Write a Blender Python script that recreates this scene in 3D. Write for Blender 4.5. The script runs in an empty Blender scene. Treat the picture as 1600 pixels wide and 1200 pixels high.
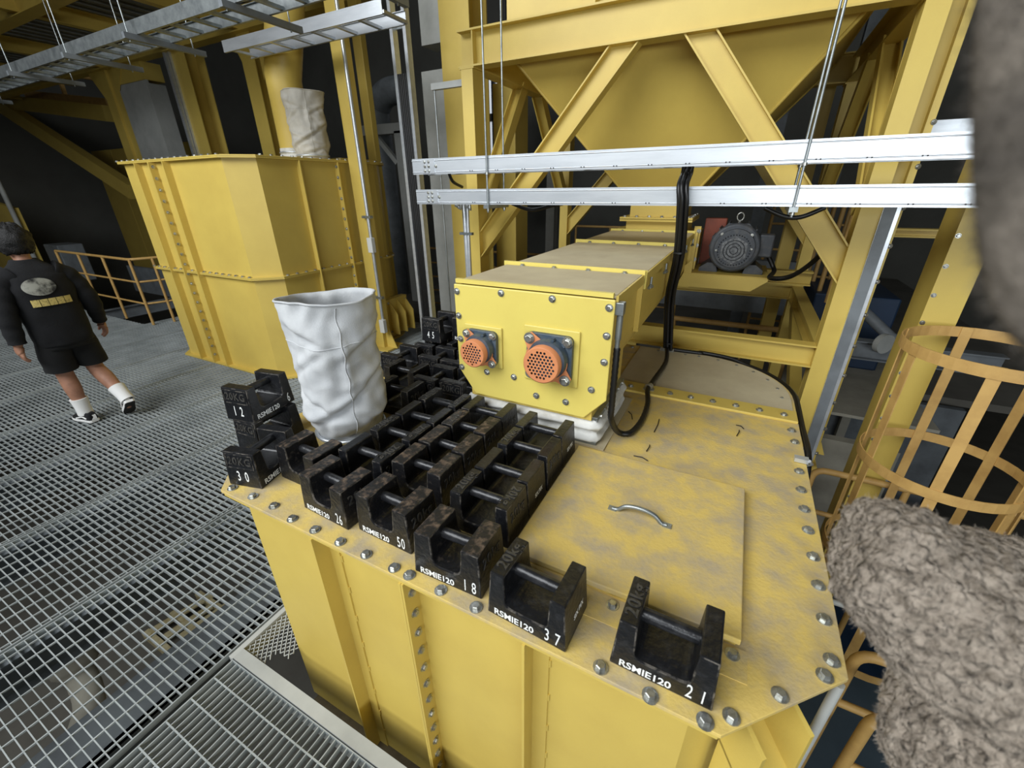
import bpy, bmesh, math, random
from mathutils import Vector, Matrix, noise

random.seed(7)
scene = bpy.context.scene
COL = scene.collection
PI = math.pi
V = Vector

# ---------------------------------------------------------------- camera
# world: x along the tank's front edge, y along the conveyor, z up, grating at z = 0
F_PX, YAW, PITCH, ROLL = 654.8, math.radians(-27.647), math.radians(25.003), math.radians(-0.67)
CAM = V((0, 0, 2.05))
_f = V((math.sin(YAW) * math.cos(PITCH), math.cos(YAW) * math.cos(PITCH), -math.sin(PITCH)))
_r0 = V((math.cos(YAW), -math.sin(YAW), 0))
_u0 = _r0.cross(_f)
_r = math.cos(ROLL) * _r0 + math.sin(ROLL) * _u0
_u = -math.sin(ROLL) * _r0 + math.cos(ROLL) * _u0
cd = bpy.data.cameras.new('camera')
cd.sensor_fit = 'HORIZONTAL'
cd.sensor_width = 36.0
cd.lens = 36.0 * F_PX / 1600.0
cd.clip_start = 0.02
cd.dof.use_dof = True
cd.dof.focus_distance = 2.0
cd.dof.aperture_fstop = 4.0
cam = bpy.data.objects.new('camera', cd)
cam.matrix_world = Matrix(((_r.x, _u.x, -_f.x, CAM.x), (_r.y, _u.y, -_f.y, CAM.y), (_r.z, _u.z, -_f.z, CAM.z), (0, 0, 0, 1)))
COL.objects.link(cam)
scene.camera = cam


def ray(x, y): return _f + _r * ((x - 800) / F_PX) - _u * ((y - 600) / F_PX)
def PZ(x, y, z): d = ray(x, y); return CAM + d * ((z - CAM.z) / d.z)
def PY(x, y, Y): d = ray(x, y); return CAM + d * ((Y - CAM.y) / d.y)
def PX(x, y, X): d = ray(x, y); return CAM + d * ((X - CAM.x) / d.x)
def PD(x, y, t): return CAM + ray(x, y) * t


# ---------------------------------------------------------------- world, lights, exposure
w = bpy.data.worlds.new('world'); scene.world = w; w.use_nodes = True
w.node_tree.nodes['Background'].inputs[0].default_value = (0.80, 0.90, 1.0, 1)
w.node_tree.nodes['Background'].inputs[1].default_value = 0.55


def area(name, loc, target, sx, sy, power, col):
    l = bpy.data.lights.new(name, 'AREA'); l.shape = 'RECTANGLE'; l.size = sx; l.size_y = sy
    l.energy = power; l.color = col
    o = bpy.data.objects.new(name, l); o.location = loc
    o.rotation_euler = (V(target) - V(loc)).to_track_quat('-Z', 'Y').to_euler()
    COL.objects.link(o); return o


area('daylight_opening_behind_offscreen', (-3.9, -3.9, 6.2), (-1.8, 2.4, 0.8), 7.4, 4.4, 860, (0.95, 0.98, 1.0))
area('daylight_low_opening_behind_offscreen', (3.2, -4.1, 2.3), (1.6, 2.8, 1.6), 6.4, 1.4, 230, (0.92, 0.97, 1.0))
vs = scene.view_settings
vs.view_transform = 'Standard'; vs.look = 'None'; vs.exposure = 0.08; vs.gamma = 1.0; vs.use_curve_mapping = False


# ---------------------------------------------------------------- materials
def lin(c): return tuple((x / 12.92 if x <= 0.04045 else ((x + 0.055) / 1.055) ** 2.4) for x in (v / 255.0 for v in c))


MATS = {}


def mat(name, rgb, rough=0.5, metal=0.0, rgb2=None, scale=6.0, lo=0.4, hi=0.7, bump=0.0, bscale=60.0, emit=0.0, spec=None, stretch=None, detail=6.0):
    m = bpy.data.materials.new(name); m.use_nodes = True; nt = m.node_tree; N = nt.nodes; L = nt.links
    b = N['Principled BSDF']
    b.inputs['Base Color'].default_value = (*lin(rgb), 1); b.inputs['Roughness'].default_value = rough
    b.inputs['Metallic'].default_value = metal
    if spec is not None: b.inputs['Specular IOR Level'].default_value = spec
    tc = N.new('ShaderNodeTexCoord'); oi = N.new('ShaderNodeObjectInfo')
    ad = N.new('ShaderNodeVectorMath'); ad.operation = 'MULTIPLY_ADD'
    L.new(tc.outputs['Object'], ad.inputs[0]); ad.inputs[1].default_value = stretch or (1, 1, 1)
    ml = N.new('ShaderNodeMath'); ml.operation = 'MULTIPLY'; L.new(oi.outputs['Random'], ml.inputs[0]); ml.inputs[1].default_value = 17.0
    L.new(ml.outputs[0], ad.inputs[2])
    if rgb2 is not None:
        nz = N.new('ShaderNodeTexNoise'); nz.inputs['Scale'].default_value = scale; nz.inputs['Detail'].default_value = detail
        nz.inputs['Roughness'].default_value = 0.62
        L.new(ad.outputs[0], nz.inputs['Vector'])
        mr = N.new('ShaderNodeMapRange'); mr.inputs['From Min'].default_value = lo; mr.inputs['From Max'].default_value = hi
        L.new(nz.outputs['Fac'], mr.inputs['Value'])
        mx = N.new('ShaderNodeMix'); mx.data_type = 'RGBA'
        mx.inputs['A'].default_value = (*lin(rgb), 1); mx.inputs['B'].default_value = (*lin(rgb2), 1)
        L.new(mr.outputs[0], mx.inputs['Factor']); L.new(mx.outputs['Result'], b.inputs['Base Color'])
    if bump:
        nb = N.new('ShaderNodeTexNoise'); nb.inputs['Scale'].default_value = bscale; nb.inputs['Detail'].default_value = 4
        L.new(ad.outputs[0], nb.inputs['Vector'])
        bp = N.new('ShaderNodeBump'); bp.inputs['Strength'].default_value = bump; bp.inputs['Distance'].default_value = 0.01
        L.new(nb.outputs['Fac'], bp.inputs['Height']); L.new(bp.outputs[0], b.inputs['Normal'])
    if emit:
        b.inputs['Emission Color'].default_value = (*lin(rgb), 1); b.inputs['Emission Strength'].default_value = emit
    MATS[name] = m
    return m


YEL = mat('yellow_paint', (211, 185, 92), 0.45, 0, (199, 172, 85), 2.2, 0.35, 0.75, 0.06, 130)
YELB = mat('bright_yellow_paint', (219, 201, 104), 0.42, 0, (213, 193, 99), 3, 0.4, 0.7, 0.05, 150)
YELD = mat('dusty_yellow_plate', (216, 188, 104), 0.66, 0, (178, 162, 130), 9.0, 0.40, 0.66, 0.14, 90, detail=14.0)
DUST = mat('dusty_cover', (198, 186, 154), 0.8, 0, (180, 166, 136), 4.0, 0.35, 0.7, 0.08, 70)
RAILY = mat('railing_yellow', (198, 160, 94), 0.55, 0, (178, 140, 80), 8, 0.4, 0.7)
GALV = mat('galvanised_steel', (168, 174, 174), 0.38, 0.75, (120, 126, 128), 14, 0.3, 0.75)
GRAT = mat('grating_steel', (188, 194, 194), 0.40, 0.25, (146, 152, 152), 3, 0.3, 0.75)
ALU = mat('bright_tray_metal', (214, 219, 224), 0.34, 0.65, (190, 196, 202), 9, 0.4, 0.8, stretch=(0.3, 2, 2))
ZINC = mat('zinc_bolt', (192, 194, 190), 0.32, 0.8, (140, 138, 128), 60, 0.4, 0.7)
IRON = mat('black_cast_iron', (20, 21, 24), 0.36, 0.0, (44, 45, 48), 30, 0.52, 0.80, 0.22, 70)
IRONW = mat('worn_black_cast_iron', (21, 21, 23), 0.38, 0.0, (66, 60, 55), 46, 0.58, 0.76, 0.28, 70)
IRONH = mat('handle_iron', (30, 31, 34), 0.30, 0.15, (62, 62, 64), 30, 0.45, 0.8, 0.12, 60)
WPAINT = mat('white_stencil_paint', (228, 230, 228), 0.6, 0, (120, 120, 120), 90, 0.60, 0.78)
CANVAS = mat('white_canvas', (190, 192, 193), 0.9, 0, (172, 175, 178), 7, 0.4, 0.7, 0.15, 220)
BELL = mat('white_bellows_fabric', (214, 214, 210), 0.75, 0, (180, 178, 168), 12, 0.45, 0.75, 0.1, 120)
BLACK = mat('black_cable', (14, 14, 15), 0.42, 0)
DARKM = mat('dark_steel', (38, 41, 46), 0.5, 0.3, (60, 62, 66), 10, 0.4, 0.7)
MOTOR = mat('motor_grey', (70, 74, 80), 0.5, 0.2, (92, 92, 92), 16, 0.45, 0.75, 0.1, 60)
HOUS = mat('housing_blue_grey', (66, 80, 94), 0.45, 0.1, (92, 100, 106), 18, 0.45, 0.75, 0.1, 80)
ORAN = mat('orange_guard', (216, 140, 92), 0.5, 0, (202, 130, 90), 12, 0.4, 0.7)
REDB = mat('red_oxide', (150, 78, 58), 0.6, 0, (120, 66, 52), 10, 0.4, 0.7)
LGREY = mat('light_grey_paint', (176, 178, 174), 0.6, 0, (158, 160, 156), 3, 0.4, 0.7)
MGREY = mat('mid_grey_paint', (118, 124, 128), 0.55, 0.1, (96, 100, 104), 4, 0.4, 0.7)
BEIGE = mat('beige_wall', (170, 166, 152), 0.8, 0, (146, 142, 130), 3, 0.4, 0.7)
BLUE = mat('dark_blue_sheet', (26, 50, 78), 0.5, 0.1, (20, 40, 62), 2, 0.4, 0.7)
BLUEG = mat('blue_grey_sheet', (64, 80, 92), 0.6, 0.05, (50, 64, 76), 2, 0.4, 0.7)
HALL = mat('hall_cladding', (112, 112, 106), 0.9, 0, (98, 98, 92), 0.6, 0.35, 0.7)
CONC = mat('lower_concrete', (116, 113, 105), 0.95, 0, (98, 95, 88), 1.2, 0.35, 0.7)
DECK = mat('deck_sheet', (120, 122, 118), 0.6, 0.2, (100, 100, 94), 2, 0.4, 0.7)
BRASS = mat('brass_nut', (170, 140, 70), 0.35, 0.8)
SKIN = mat('skin', (160, 116, 93), 0.6, 0, (142, 102, 82), 20, 0.4, 0.7)  # base tone lowered to match the shade on the walking person
HAIR = mat('black_hair', (14, 13, 13), 0.7, 0, None, bump=0.6, bscale=120)
BCLOTH = mat('black_cloth', (8, 9, 12), 0.95, 0, (12, 13, 17), 14, 0.4, 0.7, 0.2, 60)
SCLOTH = mat('black_shorts_cloth', (11, 12, 13), 0.95, 0, (16, 17, 18), 14, 0.4, 0.7, 0.2, 60)
WCLOTH = mat('white_cloth', (222, 222, 220), 0.85, 0, None, bump=0.2, bscale=200)
RUBB = mat('dark_sole', (34, 34, 34), 0.8)
GOLD = mat('gold_print', (196, 176, 104), 0.7, 0, (120, 106, 60), 50, 0.5, 0.7)
GREYP = mat('grey_print', (150, 150, 140), 0.8, 0, (40, 40, 38), 14, 0.42, 0.60)
TAPE = mat('light_plastic', (206, 208, 206), 0.5)
KNIT = mat('grey_brown_knit', (160, 148, 134), 0.95, 0, (104, 94, 82), 70, 0.42, 0.66, 1.0, 150)
EDGE = mat('rubbed_iron_edge', (24, 24, 26), 0.38, 0.0, (112, 106, 98), 34, 0.46, 0.70)
TOPW = mat('worn_iron_top', (30, 29, 29), 0.45, 0.0, (104, 88, 74), 38, 0.48, 0.68, 0.25, 70)
MARKI = mat('rubbed_raised_iron', (70, 68, 64), 0.45, 0.1, (36, 35, 34), 60, 0.45, 0.65)
FIBER = mat('knit_fibre', (188, 177, 163), 0.95, 0, (146, 135, 122), 20, 0.4, 0.7)
FUR = mat('grey_brown_fur', (112, 104, 94), 0.95, 0, (46, 42, 38), 16, 0.38, 0.66, 0.6, 60)
WINL = mat('lit_window_panel', (226, 232, 240), 0.6, emit=0.55)
BOARD = mat('pale_board', (232, 220, 178), 0.8, 0, (206, 186, 130), 12, 0.4, 0.7)


# ---------------------------------------------------------------- mesh builder
class MB:
    def __init__(s): s.v = []; s.f = []; s.s = []

    def add(s, vs, fs, smooth=False):
        n = len(s.v); s.v.extend([tuple(p) for p in vs])
        for f in fs: s.f.append(tuple(i + n for i in f)); s.s.append(smooth)
        return s

    def box(s, x0, x1, y0, y1, z0, z1):
        vs = [(x0, y0, z0), (x1, y0, z0), (x1, y1, z0), (x0, y1, z0), (x0, y0, z1), (x1, y0, z1), (x1, y1, z1), (x0, y1, z1)]
        return s.add(vs, [(3, 2, 1, 0), (4, 5, 6, 7), (0, 1, 5, 4), (1, 2, 6, 5), (2, 3, 7, 6), (3, 0, 4, 7)])

    def obox(s, c, ax, ay, az):
        c = V(c); vs = []
        for k in (-1, 1):
            for i, j in ((-1, -1), (1, -1), (1, 1), (-1, 1)): vs.append(c + ax * i + ay * j + az * k)
        return s.add(vs, [(3, 2, 1, 0), (4, 5, 6, 7), (0, 1, 5, 4), (1, 2, 6, 5), (2, 3, 7, 6), (3, 0, 4, 7)])

    def bar(s, p0, p1, wd, ht, up=(0, 0, 1)):
        p0, p1 = V(p0), V(p1); d = p1 - p0; l = d.length; d.normalize(); up = V(up)
        sd = d.cross(up)
        if sd.length < 1e-4: sd = d.cross(V((1, 0, 0)))
        sd.normalize(); u2 = sd.cross(d)
        return s.obox((p0 + p1) / 2, d * (l / 2), sd * (wd / 2), u2 * (ht / 2))

    def ibeam(s, p0, p1, h, wd, up=(0, 0, 1), tw=0.008, tf=0.012):
        p0, p1 = V(p0), V(p1); d = (p1 - p0).normalized(); up = V(up)
        sd = d.cross(up).normalized(); u2 = sd.cross(d)
        s.bar(p0, p1, tw, h - 2 * tf + 0.002, up)
        for k in (-1, 1):
            o = u2 * (k * (h - tf) / 2); s.bar(p0 + o, p1 + o, wd, tf, up)
        return s

    def prism(s, poly, vec):
        n = len(poly); vec = V(vec); vs = [V(p) for p in poly] + [V(p) + vec for p in poly]
        fs = [tuple(range(n))[::-1], tuple(range(n, 2 * n))] + [(i, (i + 1) % n, n + (i + 1) % n, n + i) for i in range(n)]
        return s.add(vs, fs)

    def tube(s, pts, r, n=8, caps=True, closed=False):
        pts = [V(p) for p in pts]; m = len(pts); rs = r if isinstance(r, (list, tuple)) else [r] * m
        vs = []; prev = None
        for i, p in enumerate(pts):
            a = pts[(i - 1) % m] if (closed or i > 0) else p
            b = pts[(i + 1) % m] if (closed or i < m - 1) else p
            t = (b - a).normalized()
            if prev is None:
                x = t.cross(V((0, 0, 1)))
                if x.length < 1e-3: x = t.cross(V((1, 0, 0)))
            else: x = prev - t * prev.dot(t)
            x.normalize(); prev = x; y = t.cross(x)
            for k in range(n):
                an = 2 * PI * k / n; vs.append(p + (x * math.cos(an) + y * math.sin(an)) * rs[i])
        fs = []
        for i in range(m if closed else m - 1):
            j = (i + 1) % m
            for k in range(n): fs.append((i * n + k, i * n + (k + 1) % n, j * n + (k + 1) % n, j * n + k))
        s.add(vs, fs, True)
        if caps and not closed:
            s.add(vs[:n], [tuple(range(n))[::-1]]); s.add(vs[(m - 1) * n:], [tuple(range(n))])
        return s

    def cyl(s, p0, p1, r0, r1=None, n=16):
        return s.tube([p0, p1], [r0, r0 if r1 is None else r1], n)

    def mesh(s, name, off=V((0, 0, 0))):
        me = bpy.data.meshes.new(name)
        me.from_pydata([(p[0] - off.x, p[1] - off.y, p[2] - off.z) for p in s.v], [], s.f)
        me.polygons.foreach_set('use_smooth', s.s); me.update()
        return me

    def build(s, name, m, parent=None, bevel=0.0, kind=None, label=None):
        off = parent['_w'] if (parent is not None and '_w' in parent) else (0, 0, 0)
        off = V(off)
        o = bpy.data.objects.new(name, s.mesh(name, off)); COL.objects.link(o)
        o.data.materials.append(m)
        if parent is not None: o.parent = parent; o['_w'] = tuple(off)
        else: o['_w'] = (0, 0, 0)
        if bevel:
            b = o.modifiers.new('bevel', 'BEVEL'); b.width = bevel; b.segments = 2; b.limit_method = 'ANGLE'
        if kind: o['kind'] = kind
        if label: o['label'] = label
        return o


def fillet(pts, r, n=5):
    """round the inner corners of a polyline"""
    pts = [V(p) for p in pts]; out = [pts[0]]
    for a, b, c in zip(pts, pts[1:], pts[2:]):
        d1 = (a - b); d2 = (c - b); rr = min(r, d1.length * 0.49, d2.length * 0.49)
        p = b + d1.normalized() * rr; q = b + d2.normalized() * rr
        for k in range(n + 1):
            t = k / n; out.append(p * (1 - t) ** 2 + b * (2 * t * (1 - t)) + q * t * t)
    out.append(pts[-1]); return out


def smooth_path(pts, n=6):
    pts = [V(p) for p in pts]; P = [pts[0]] + pts + [pts[-1]]; out = []
    for i in range(1, len(P) - 2):
        a, b, c, d = P[i - 1:i + 3]
        for k in range(n):
            t = k / n
            out.append(0.5 * ((2 * b) + (c - a) * t + (2 * a - 5 * b + 4 * c - d) * t * t + (3 * b - a - 3 * c + d) * t ** 3))
    out.append(pts[-1]); return out


def thing(name, label, cat, loc=(0, 0, 0), group=None):
    o = bpy.data.objects.new(name, None); COL.objects.link(o); o.location = loc; o.empty_display_size = 0.1
    o['label'] = label; o['category'] = cat; o['_w'] = tuple(loc)
    if group: o['group'] = group
    return o


def tag(o, label, cat, group=None):
    o['label'] = label; o['category'] = cat
    if group: o['group'] = group
    return o


def struct(o):
    o['kind'] = 'structure'; return o


# shared bolt: hex head on a washer, axis +z
def bolt_mesh(name, r, h, m):
    b = MB(); b.cyl((0, 0, -0.001), (0, 0, h * 0.25), r * 1.45, None, 14)
    vs = [(r * math.cos(k * PI / 3), r * math.sin(k * PI / 3), z) for z in (h * 0.25, h * 0.9) for k in range(6)] + [(r * 0.8 * math.cos(k * PI / 3), r * 0.8 * math.sin(k * PI / 3), h) for k in range(6)]
    b.add(vs, [(i, (i + 1) % 6, 6 + (i + 1) % 6, 6 + i) for i in range(6)] + [(6 + i, 6 + (i + 1) % 6, 12 + (i + 1) % 6, 12 + i) for i in range(6)] + [tuple(range(12, 18))])
    me = b.mesh(name); me.materials.append(m); return me


BOLT = bolt_mesh('bolt', 0.0115, 0.012, ZINC)
BOLT_S = bolt_mesh('small_bolt', 0.008, 0.008, ZINC)
BOLT_Y = bolt_mesh('painted_bolt', 0.012, 0.012, ZINC)


def bolt(p, nrm, parent, me=BOLT, name='bolt', sc=1.0, m=None):
    o = bpy.data.objects.new(name, me); COL.objects.link(o)
    q = V(nrm).to_track_quat('Z', 'Y').to_matrix().to_4x4() @ Matrix.Rotation(random.uniform(0, 1), 4, 'Z') @ Matrix.Scale(sc, 4)
    off = V(parent['_w']); o.matrix_local = Matrix.Translation(V(p) - off) @ q; o.parent = parent
    return o


TXT = {}


def text_mesh(s, size=0.03, sx=1.0, offset=0.0, extrude=0.0, m=None, space=1.0):
    key = (s, size, sx, offset, extrude, m.name if m else '', space)
    if key in TXT: return TXT[key]
    cu = bpy.data.curves.new('txt', 'FONT'); cu.body = s; cu.size = size; cu.offset = offset; cu.extrude = extrude
    cu.align_x = 'CENTER'; cu.align_y = 'CENTER'; cu.space_character = space; cu.resolution_u = 3
    ob = bpy.data.objects.new('txt', cu); COL.objects.link(ob)
    dg = bpy.context.evaluated_depsgraph_get(); me = bpy.data.meshes.new_from_object(ob.evaluated_get(dg))
    bpy.data.objects.remove(ob); bpy.data.curves.remove(cu)
    for v in me.vertices: v.co.x *= sx
    me.materials.clear()
    if m: me.materials.append(m)
    TXT[key] = me; return me


def put_text(me, name, M, parent):
    o = bpy.data.objects.new(name, me); COL.objects.link(o); o.parent = parent; o.matrix_local = M; return o


def frame_m(c, x, y):
    x = V(x).normalized(); z = x.cross(V(y)).normalized(); y = z.cross(x)
    return Matrix(((x.x, y.x, z.x, c[0]), (x.y, y.y, z.y, c[1]), (x.z, y.z, z.z, c[2]), (0, 0, 0, 1)))

# ================================================================ SETTING
T = 1.0          # top of the near tank
sh = MB(); sh.box(-22, -21.8, -7.2, 18, -5, 10); struct(sh.build('wall_left', HALL))
sh = MB(); sh.box(-22, 10, 18, 18.2, -5, 10); struct(sh.build('wall_far', HALL))
sh = MB(); sh.box(-22, 10, -7.2, 18.2, 10, 10.2); struct(sh.build('ceiling', HALL))
# back wall with the openings that let the daylight in
sh = MB(); sh.box(9.8, 10, -7.2, 18.2, -5, 10)
struct(sh.build('wall_right', HALL))
sh = MB(); sh.box(-22, -7.7, -4.4, -4.2, -5, 10); sh.box(-7.7, -.1, -4.4, -4.2, -5, 4.0); sh.box(-7.7, -.1, -4.4, -4.2, 8.4, 10); sh.box(-.1, 10, -4.4, -4.2, -5, 1.55); sh.box(-.1, 10, -4.4, -4.2, 3.05, 10); sh.box(6.5, 10, -4.4, -4.2, 1.55, 3.05)
struct(sh.build('wall_back', HALL))
sh = MB(); sh.box(-22, 10, -7.4, 18.2, -4.7, -4.5); struct(sh.build('floor_lower', CONC))
sh = MB(); sh.box(-8, 4.5, 7.25, 17, -0.7, -0.6); struct(sh.build('floor_rear', CONC))

# ---- grating floor (bars run along x, twisted rods along y), laid in panels
floor = thing('floor', 'x', 'x'); del floor['label']; del floor['category']; floor['kind'] = 'structure'
xb = [-1.84, -2.86, -3.86, -4.86, -5.86, -6.86, -7.86, -8.86, -9.86, -10.86, -11.86, -12.86, -13.86]


def grating(x0, x1, y0, y1, bars_along_x, name='grating_panel', z=0.0, pitch=0.0375, rod=0.1, hb=0.03):
    g = MB()
    if bars_along_x:
        y = y0
        while y <= y1 + 1e-6:
            g.box(x0, x1, y - 0.0022, y + 0.0022, z - hb, z); y += pitch
        x = x0 + 0.05
        while x < x1:
            g.box(x - 0.003, x + 0.003, y0, y1, z - 0.007, z + 0.001); x += rod
        g.box(x0 - 0.003, x0 + 0.003, y0, y1, z - hb, z + 0.001); g.box(x1 - 0.003, x1 + 0.003, y0, y1, z - hb, z + 0.001)
    else:
        x = x0
        while x <= x1 + 1e-6:
            g.box(x - 0.0022, x + 0.0022, y0, y1, z - hb, z); x += pitch
        y = y1 - 0.09
        while y > y0:
            g.box(x0, x1, y - 0.003, y + 0.003, z - 0.007, z + 0.001); y -= rod
        g.box(x0, x1, y1 - 0.004, y1, z - hb, z + 0.001); g.box(x0 - 0.003, x0 + 0.003, y0, y1, z - hb, z + 0.003)
    return g.build(name, GRAT, floor, kind='stuff')


for a, b in zip(xb[1:], xb[:-1]):
    y1 = 3.28 if b <= -8.6 else 5.4
    if b > -2: y1 = 1.9
    grating(a + 0.012, b - 0.012, -1.2, y1, True)
grating(-1.80, 1.2, -1.4, 0.50, False, pitch=0.0333)
# bearers under the grating
for i, X in enumerate((-2.86, -3.86, -4.86, -5.86, -6.86, -7.86, -8.86, -10.86)):
    g = MB(); g.ibeam((X, -1.4, -0.15), (X, 5.0, -0.15), 0.22, 0.11); struct(g.build('trim_%d' % (i + 1), MGREY))
g = MB(); g.box(-2.62, -2.33, -1.4, 5.0, -0.50, -0.46); g.box(-2.35, -2.33, -1.4, 5, -0.62, -0.46); struct(g.build('trim_20', MGREY))
g = MB(); g.box(-3.62, -3.25, -1.4, 4.3, -0.60, -0.56); struct(g.build('trim_21', MGREY))
g = MB(); g.box(-14, -3, 2.2, 2.35, -0.555, -0.255); struct(g.build('trim_22', MGREY))
g = MB(); g.box(-1.834, -1.806, 0.50, 0.86, -0.10, 0.004); struct(g.build('trim_23', LGREY))
# pale toe strip between the near panel and the tank
g = MB(); g.box(-1.805, 1.2, 0.505, 0.556, -0.12, 0.006); struct(g.build('trim_24', LGREY))

# expanded metal in the corner by the tank
em = MB(); s0 = 0.034
cx0, cx1, cy0, cy1 = -1.80, -1.55, 0.556, 0.90
for i in range(14):
    for j in range(24):
        x = cx0 + i * 0.030 + (0.015 if j % 2 else 0); y = cy0 + j * 0.0145
        for dx in (-0.015, 0.015):
            if max(x, x + dx) > -1.57 - max(0.0, y + .0145 - .695) or x + dx < cx0 - 0.001 or x + dx > cx1 - (y - cy0) * 0.15 - 0.1 * (y < 0.62) or y > cy1: continue
            em.bar((x, y, -0.012), (x + dx, y + 0.0145, -0.006), 0.004, 0.003)
tag(em.build('expanded_metal_sheet', LGREY), 'pale expanded metal mesh filling the corner beside the yellow tank', 'metal mesh')

# ---- what lies on the level below, seen through the grating
def lower(name, label, cat, b, m): return tag(b.build(name, m), label, cat)


c = PZ(306, 985, -4.45); g = MB()
pal = thing('pallet', 'pale wooden pallet lying on the level below the grating', 'pallet', (c.x, c.y, -4.5))
for k in range(5):
    b = MB(); b.bar((c.x - 0.55 + k * 0.27 + .06 * (k % 2), c.y - 0.45 + .12 * (k % 3), -4.36 + 0.01 * (k % 2)), (c.x - 0.35 + k * 0.22, c.y + 0.5 - .15 * (k % 2), -4.36), 0.12, 0.03); b.build('plank', BOARD, pal)
for k in (-0.4, 0, 0.4):
    b = MB(); b.bar((c.x - 0.65, c.y + k, -4.437), (c.x + 0.65, c.y + k, -4.437), 0.1, 0.126); b.build('bearer', BOARD, pal)
p0, p1, p2 = PZ(118, 1040, -2.6), PZ(140, 1100, -2.9), PZ(118, 1165, -3.4)
g = MB(); g.tube(smooth_path([p0 + V((0, 0, .5)), p0, p1, p2], 5), [0.20] * 6 + [0.13] * 10, 14); lower('lower_pipe', 'dull beige pipe elbow hanging below the grating', 'pipe', g, BEIGE)
p0, p1 = PZ(150, 1160, -3.2), PZ(270, 1040, -3.2)
g = MB(); g.ibeam(p0, p1, 0.16, 0.16); lower('lower_beam', 'ochre steel beam crossing below the grating', 'beam', g, RAILY)
p0 = PZ(112, 1165, -3.2); g = MB(); g.tube([p0 + V((-.05, .1, .1)), p0, p0 + V((.1, -.1, -.1))], [0.05, 0.07, 0.05], 10); lower('red_valve', 'small red valve body below the grating', 'valve', g, REDB)

# ---- upper deck over the left half: sheet, beams, posts
deck = MB(); ny = 0
x = -20.0
while x < -4.1:
    deck.box(x, x + 0.09, 1.6, 6.0, 4.62, 4.66); deck.box(x + 0.09, x + 0.16, 1.6, 6.0, 4.66, 4.70); deck.box(x + 0.16, x + 0.25, 1.6, 6.0, 4.70, 4.72); x += 0.25
struct(deck.build('ceiling_deck', DECK))
for i, (y, z) in enumerate(((5.5, 4.482), (3.6, 4.482), (1.7, 4.482))):
    g = MB(); g.ibeam((-20, y, z), (-3.95, y, z), 0.28, 0.2); struct(g.build('trim_%d' % (30 + i), YEL))
for i, X in enumerate((-18.2, -14.9, -12.4, -9.8, -7.8, -5.6)):
    g = MB(); g.ibeam((X, 1.6, 4.512), (X, 6.0, 4.512), 0.22, 0.14); struct(g.build('trim_%d' % (36 + i), YEL))


def column(name, label, x0, x1, y0, y1, z0, z1, m=YEL, hsec=True, base=True):
    """H-section column: flanges face -y / +y"""
    t = thing(name, label, 'column', ((x0 + x1) / 2, (y0 + y1) / 2, z0)); g = MB(); xm = (x0 + x1) / 2
    if hsec:
        g.box(x0, x1, y0, y0 + 0.014, z0, z1); g.build('front_flange', m, t)
        g = MB(); g.box(x0, x1, y1 - 0.014, y1, z0, z1); g.build('back_flange', m, t)
        g = MB(); g.box(xm - 0.005, xm + 0.005, y0 + 0.014, y1 - 0.014, z0, z1); g.build('web', m, t)
    else:
        g.box(x0, x1, y0, y1, z0, z1); g.build('shaft', m, t, bevel=0.008)
    if base:
        g = MB(); g.box(x0 - 0.06, x1 + 0.06, y0 - 0.06, y1 + 0.06, z0, z0 + 0.02); g.build('base_plate', m, t)
    return t


# big wide-flange column left of the far tank (web in light grey), with brace and beam
t = thing('hall_column', 'big yellow hall column with a light grey side panel behind the far tank', 'column', (-12.0, 5.7, -0.6))
g = MB(); g.box(-12.56, -12.25, 5.5, 5.9, -0.6, 4.345); g.build('front_flange', YEL, t)
g = MB(); g.box(-12.25, -11.95, 5.55, 5.85, -0.6, 4.345); g.build('web', YEL, t)
g = MB(); g.box(-11.95, -10.86, 5.52, 5.56, -0.6, 4.05); g.box(-11.95, -10.86, 5.56, 5.85, -0.6, 4.0); g.build('side_panel', LGREY, t)
g = MB(); g.box(-11.98, -10.86, 5.50, 5.86, 4.05, 4.345); g.build('head_plate', YEL, t)
g = MB(); g.prism([(-12.56, 5.5, 4.343), (-12.56, 5.5, 3.85), (-12.95, 5.5, 4.343)], (0, 0.03, 0)); g.prism([(-11.9, 5.48, 4.343), (-11.9, 5.48, 3.95), (-11.5, 5.48, 4.343)], (0, 0.02, 0)); g.build('haunch', YEL, t)
t = thing('hall_beam', 'yellow horizontal beam with a diagonal brace running left of the hall column', 'beam', (-16, 6.0, 0))
g = MB(); a = PY(0, 158, 6.3); b = PY(172, 178, 6.3); g.bar(a, b, 0.25, 0.34); g.build('beam', YEL, t)
g = MB(); a = PY(-20, 150, 6.2); b = PY(210, 300, 6.2); g.bar(a, b, 0.25, 0.36); g.build('brace', YEL, t)
g = MB(); a = PY(40, 148, 6.4); b = PY(168, 162, 6.4); g.bar(a, b, 0.05, 0.22); g.build('kick_plate', RAILY, t)
rl = thing('upper_railing', 'dull ochre railing on the upper beam behind the hall column', 'railing', (-16, 6.6, 2))
for (xa, ya, xb_, yb) in ((78, 112, 160, 126), (45, 95, 175, 112)):
    g = MB(); g.cyl(PY(xa, ya, 6.5), PY(xb_, yb, 6.5), 0.035, None, 8); g.build('rail', RAILY, rl)
g = MB(); g.bar(PY(92, 120, 6.5), PY(107, 163, 6.5), 0.08, 0.08); g.build('post', RAILY, rl)

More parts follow.
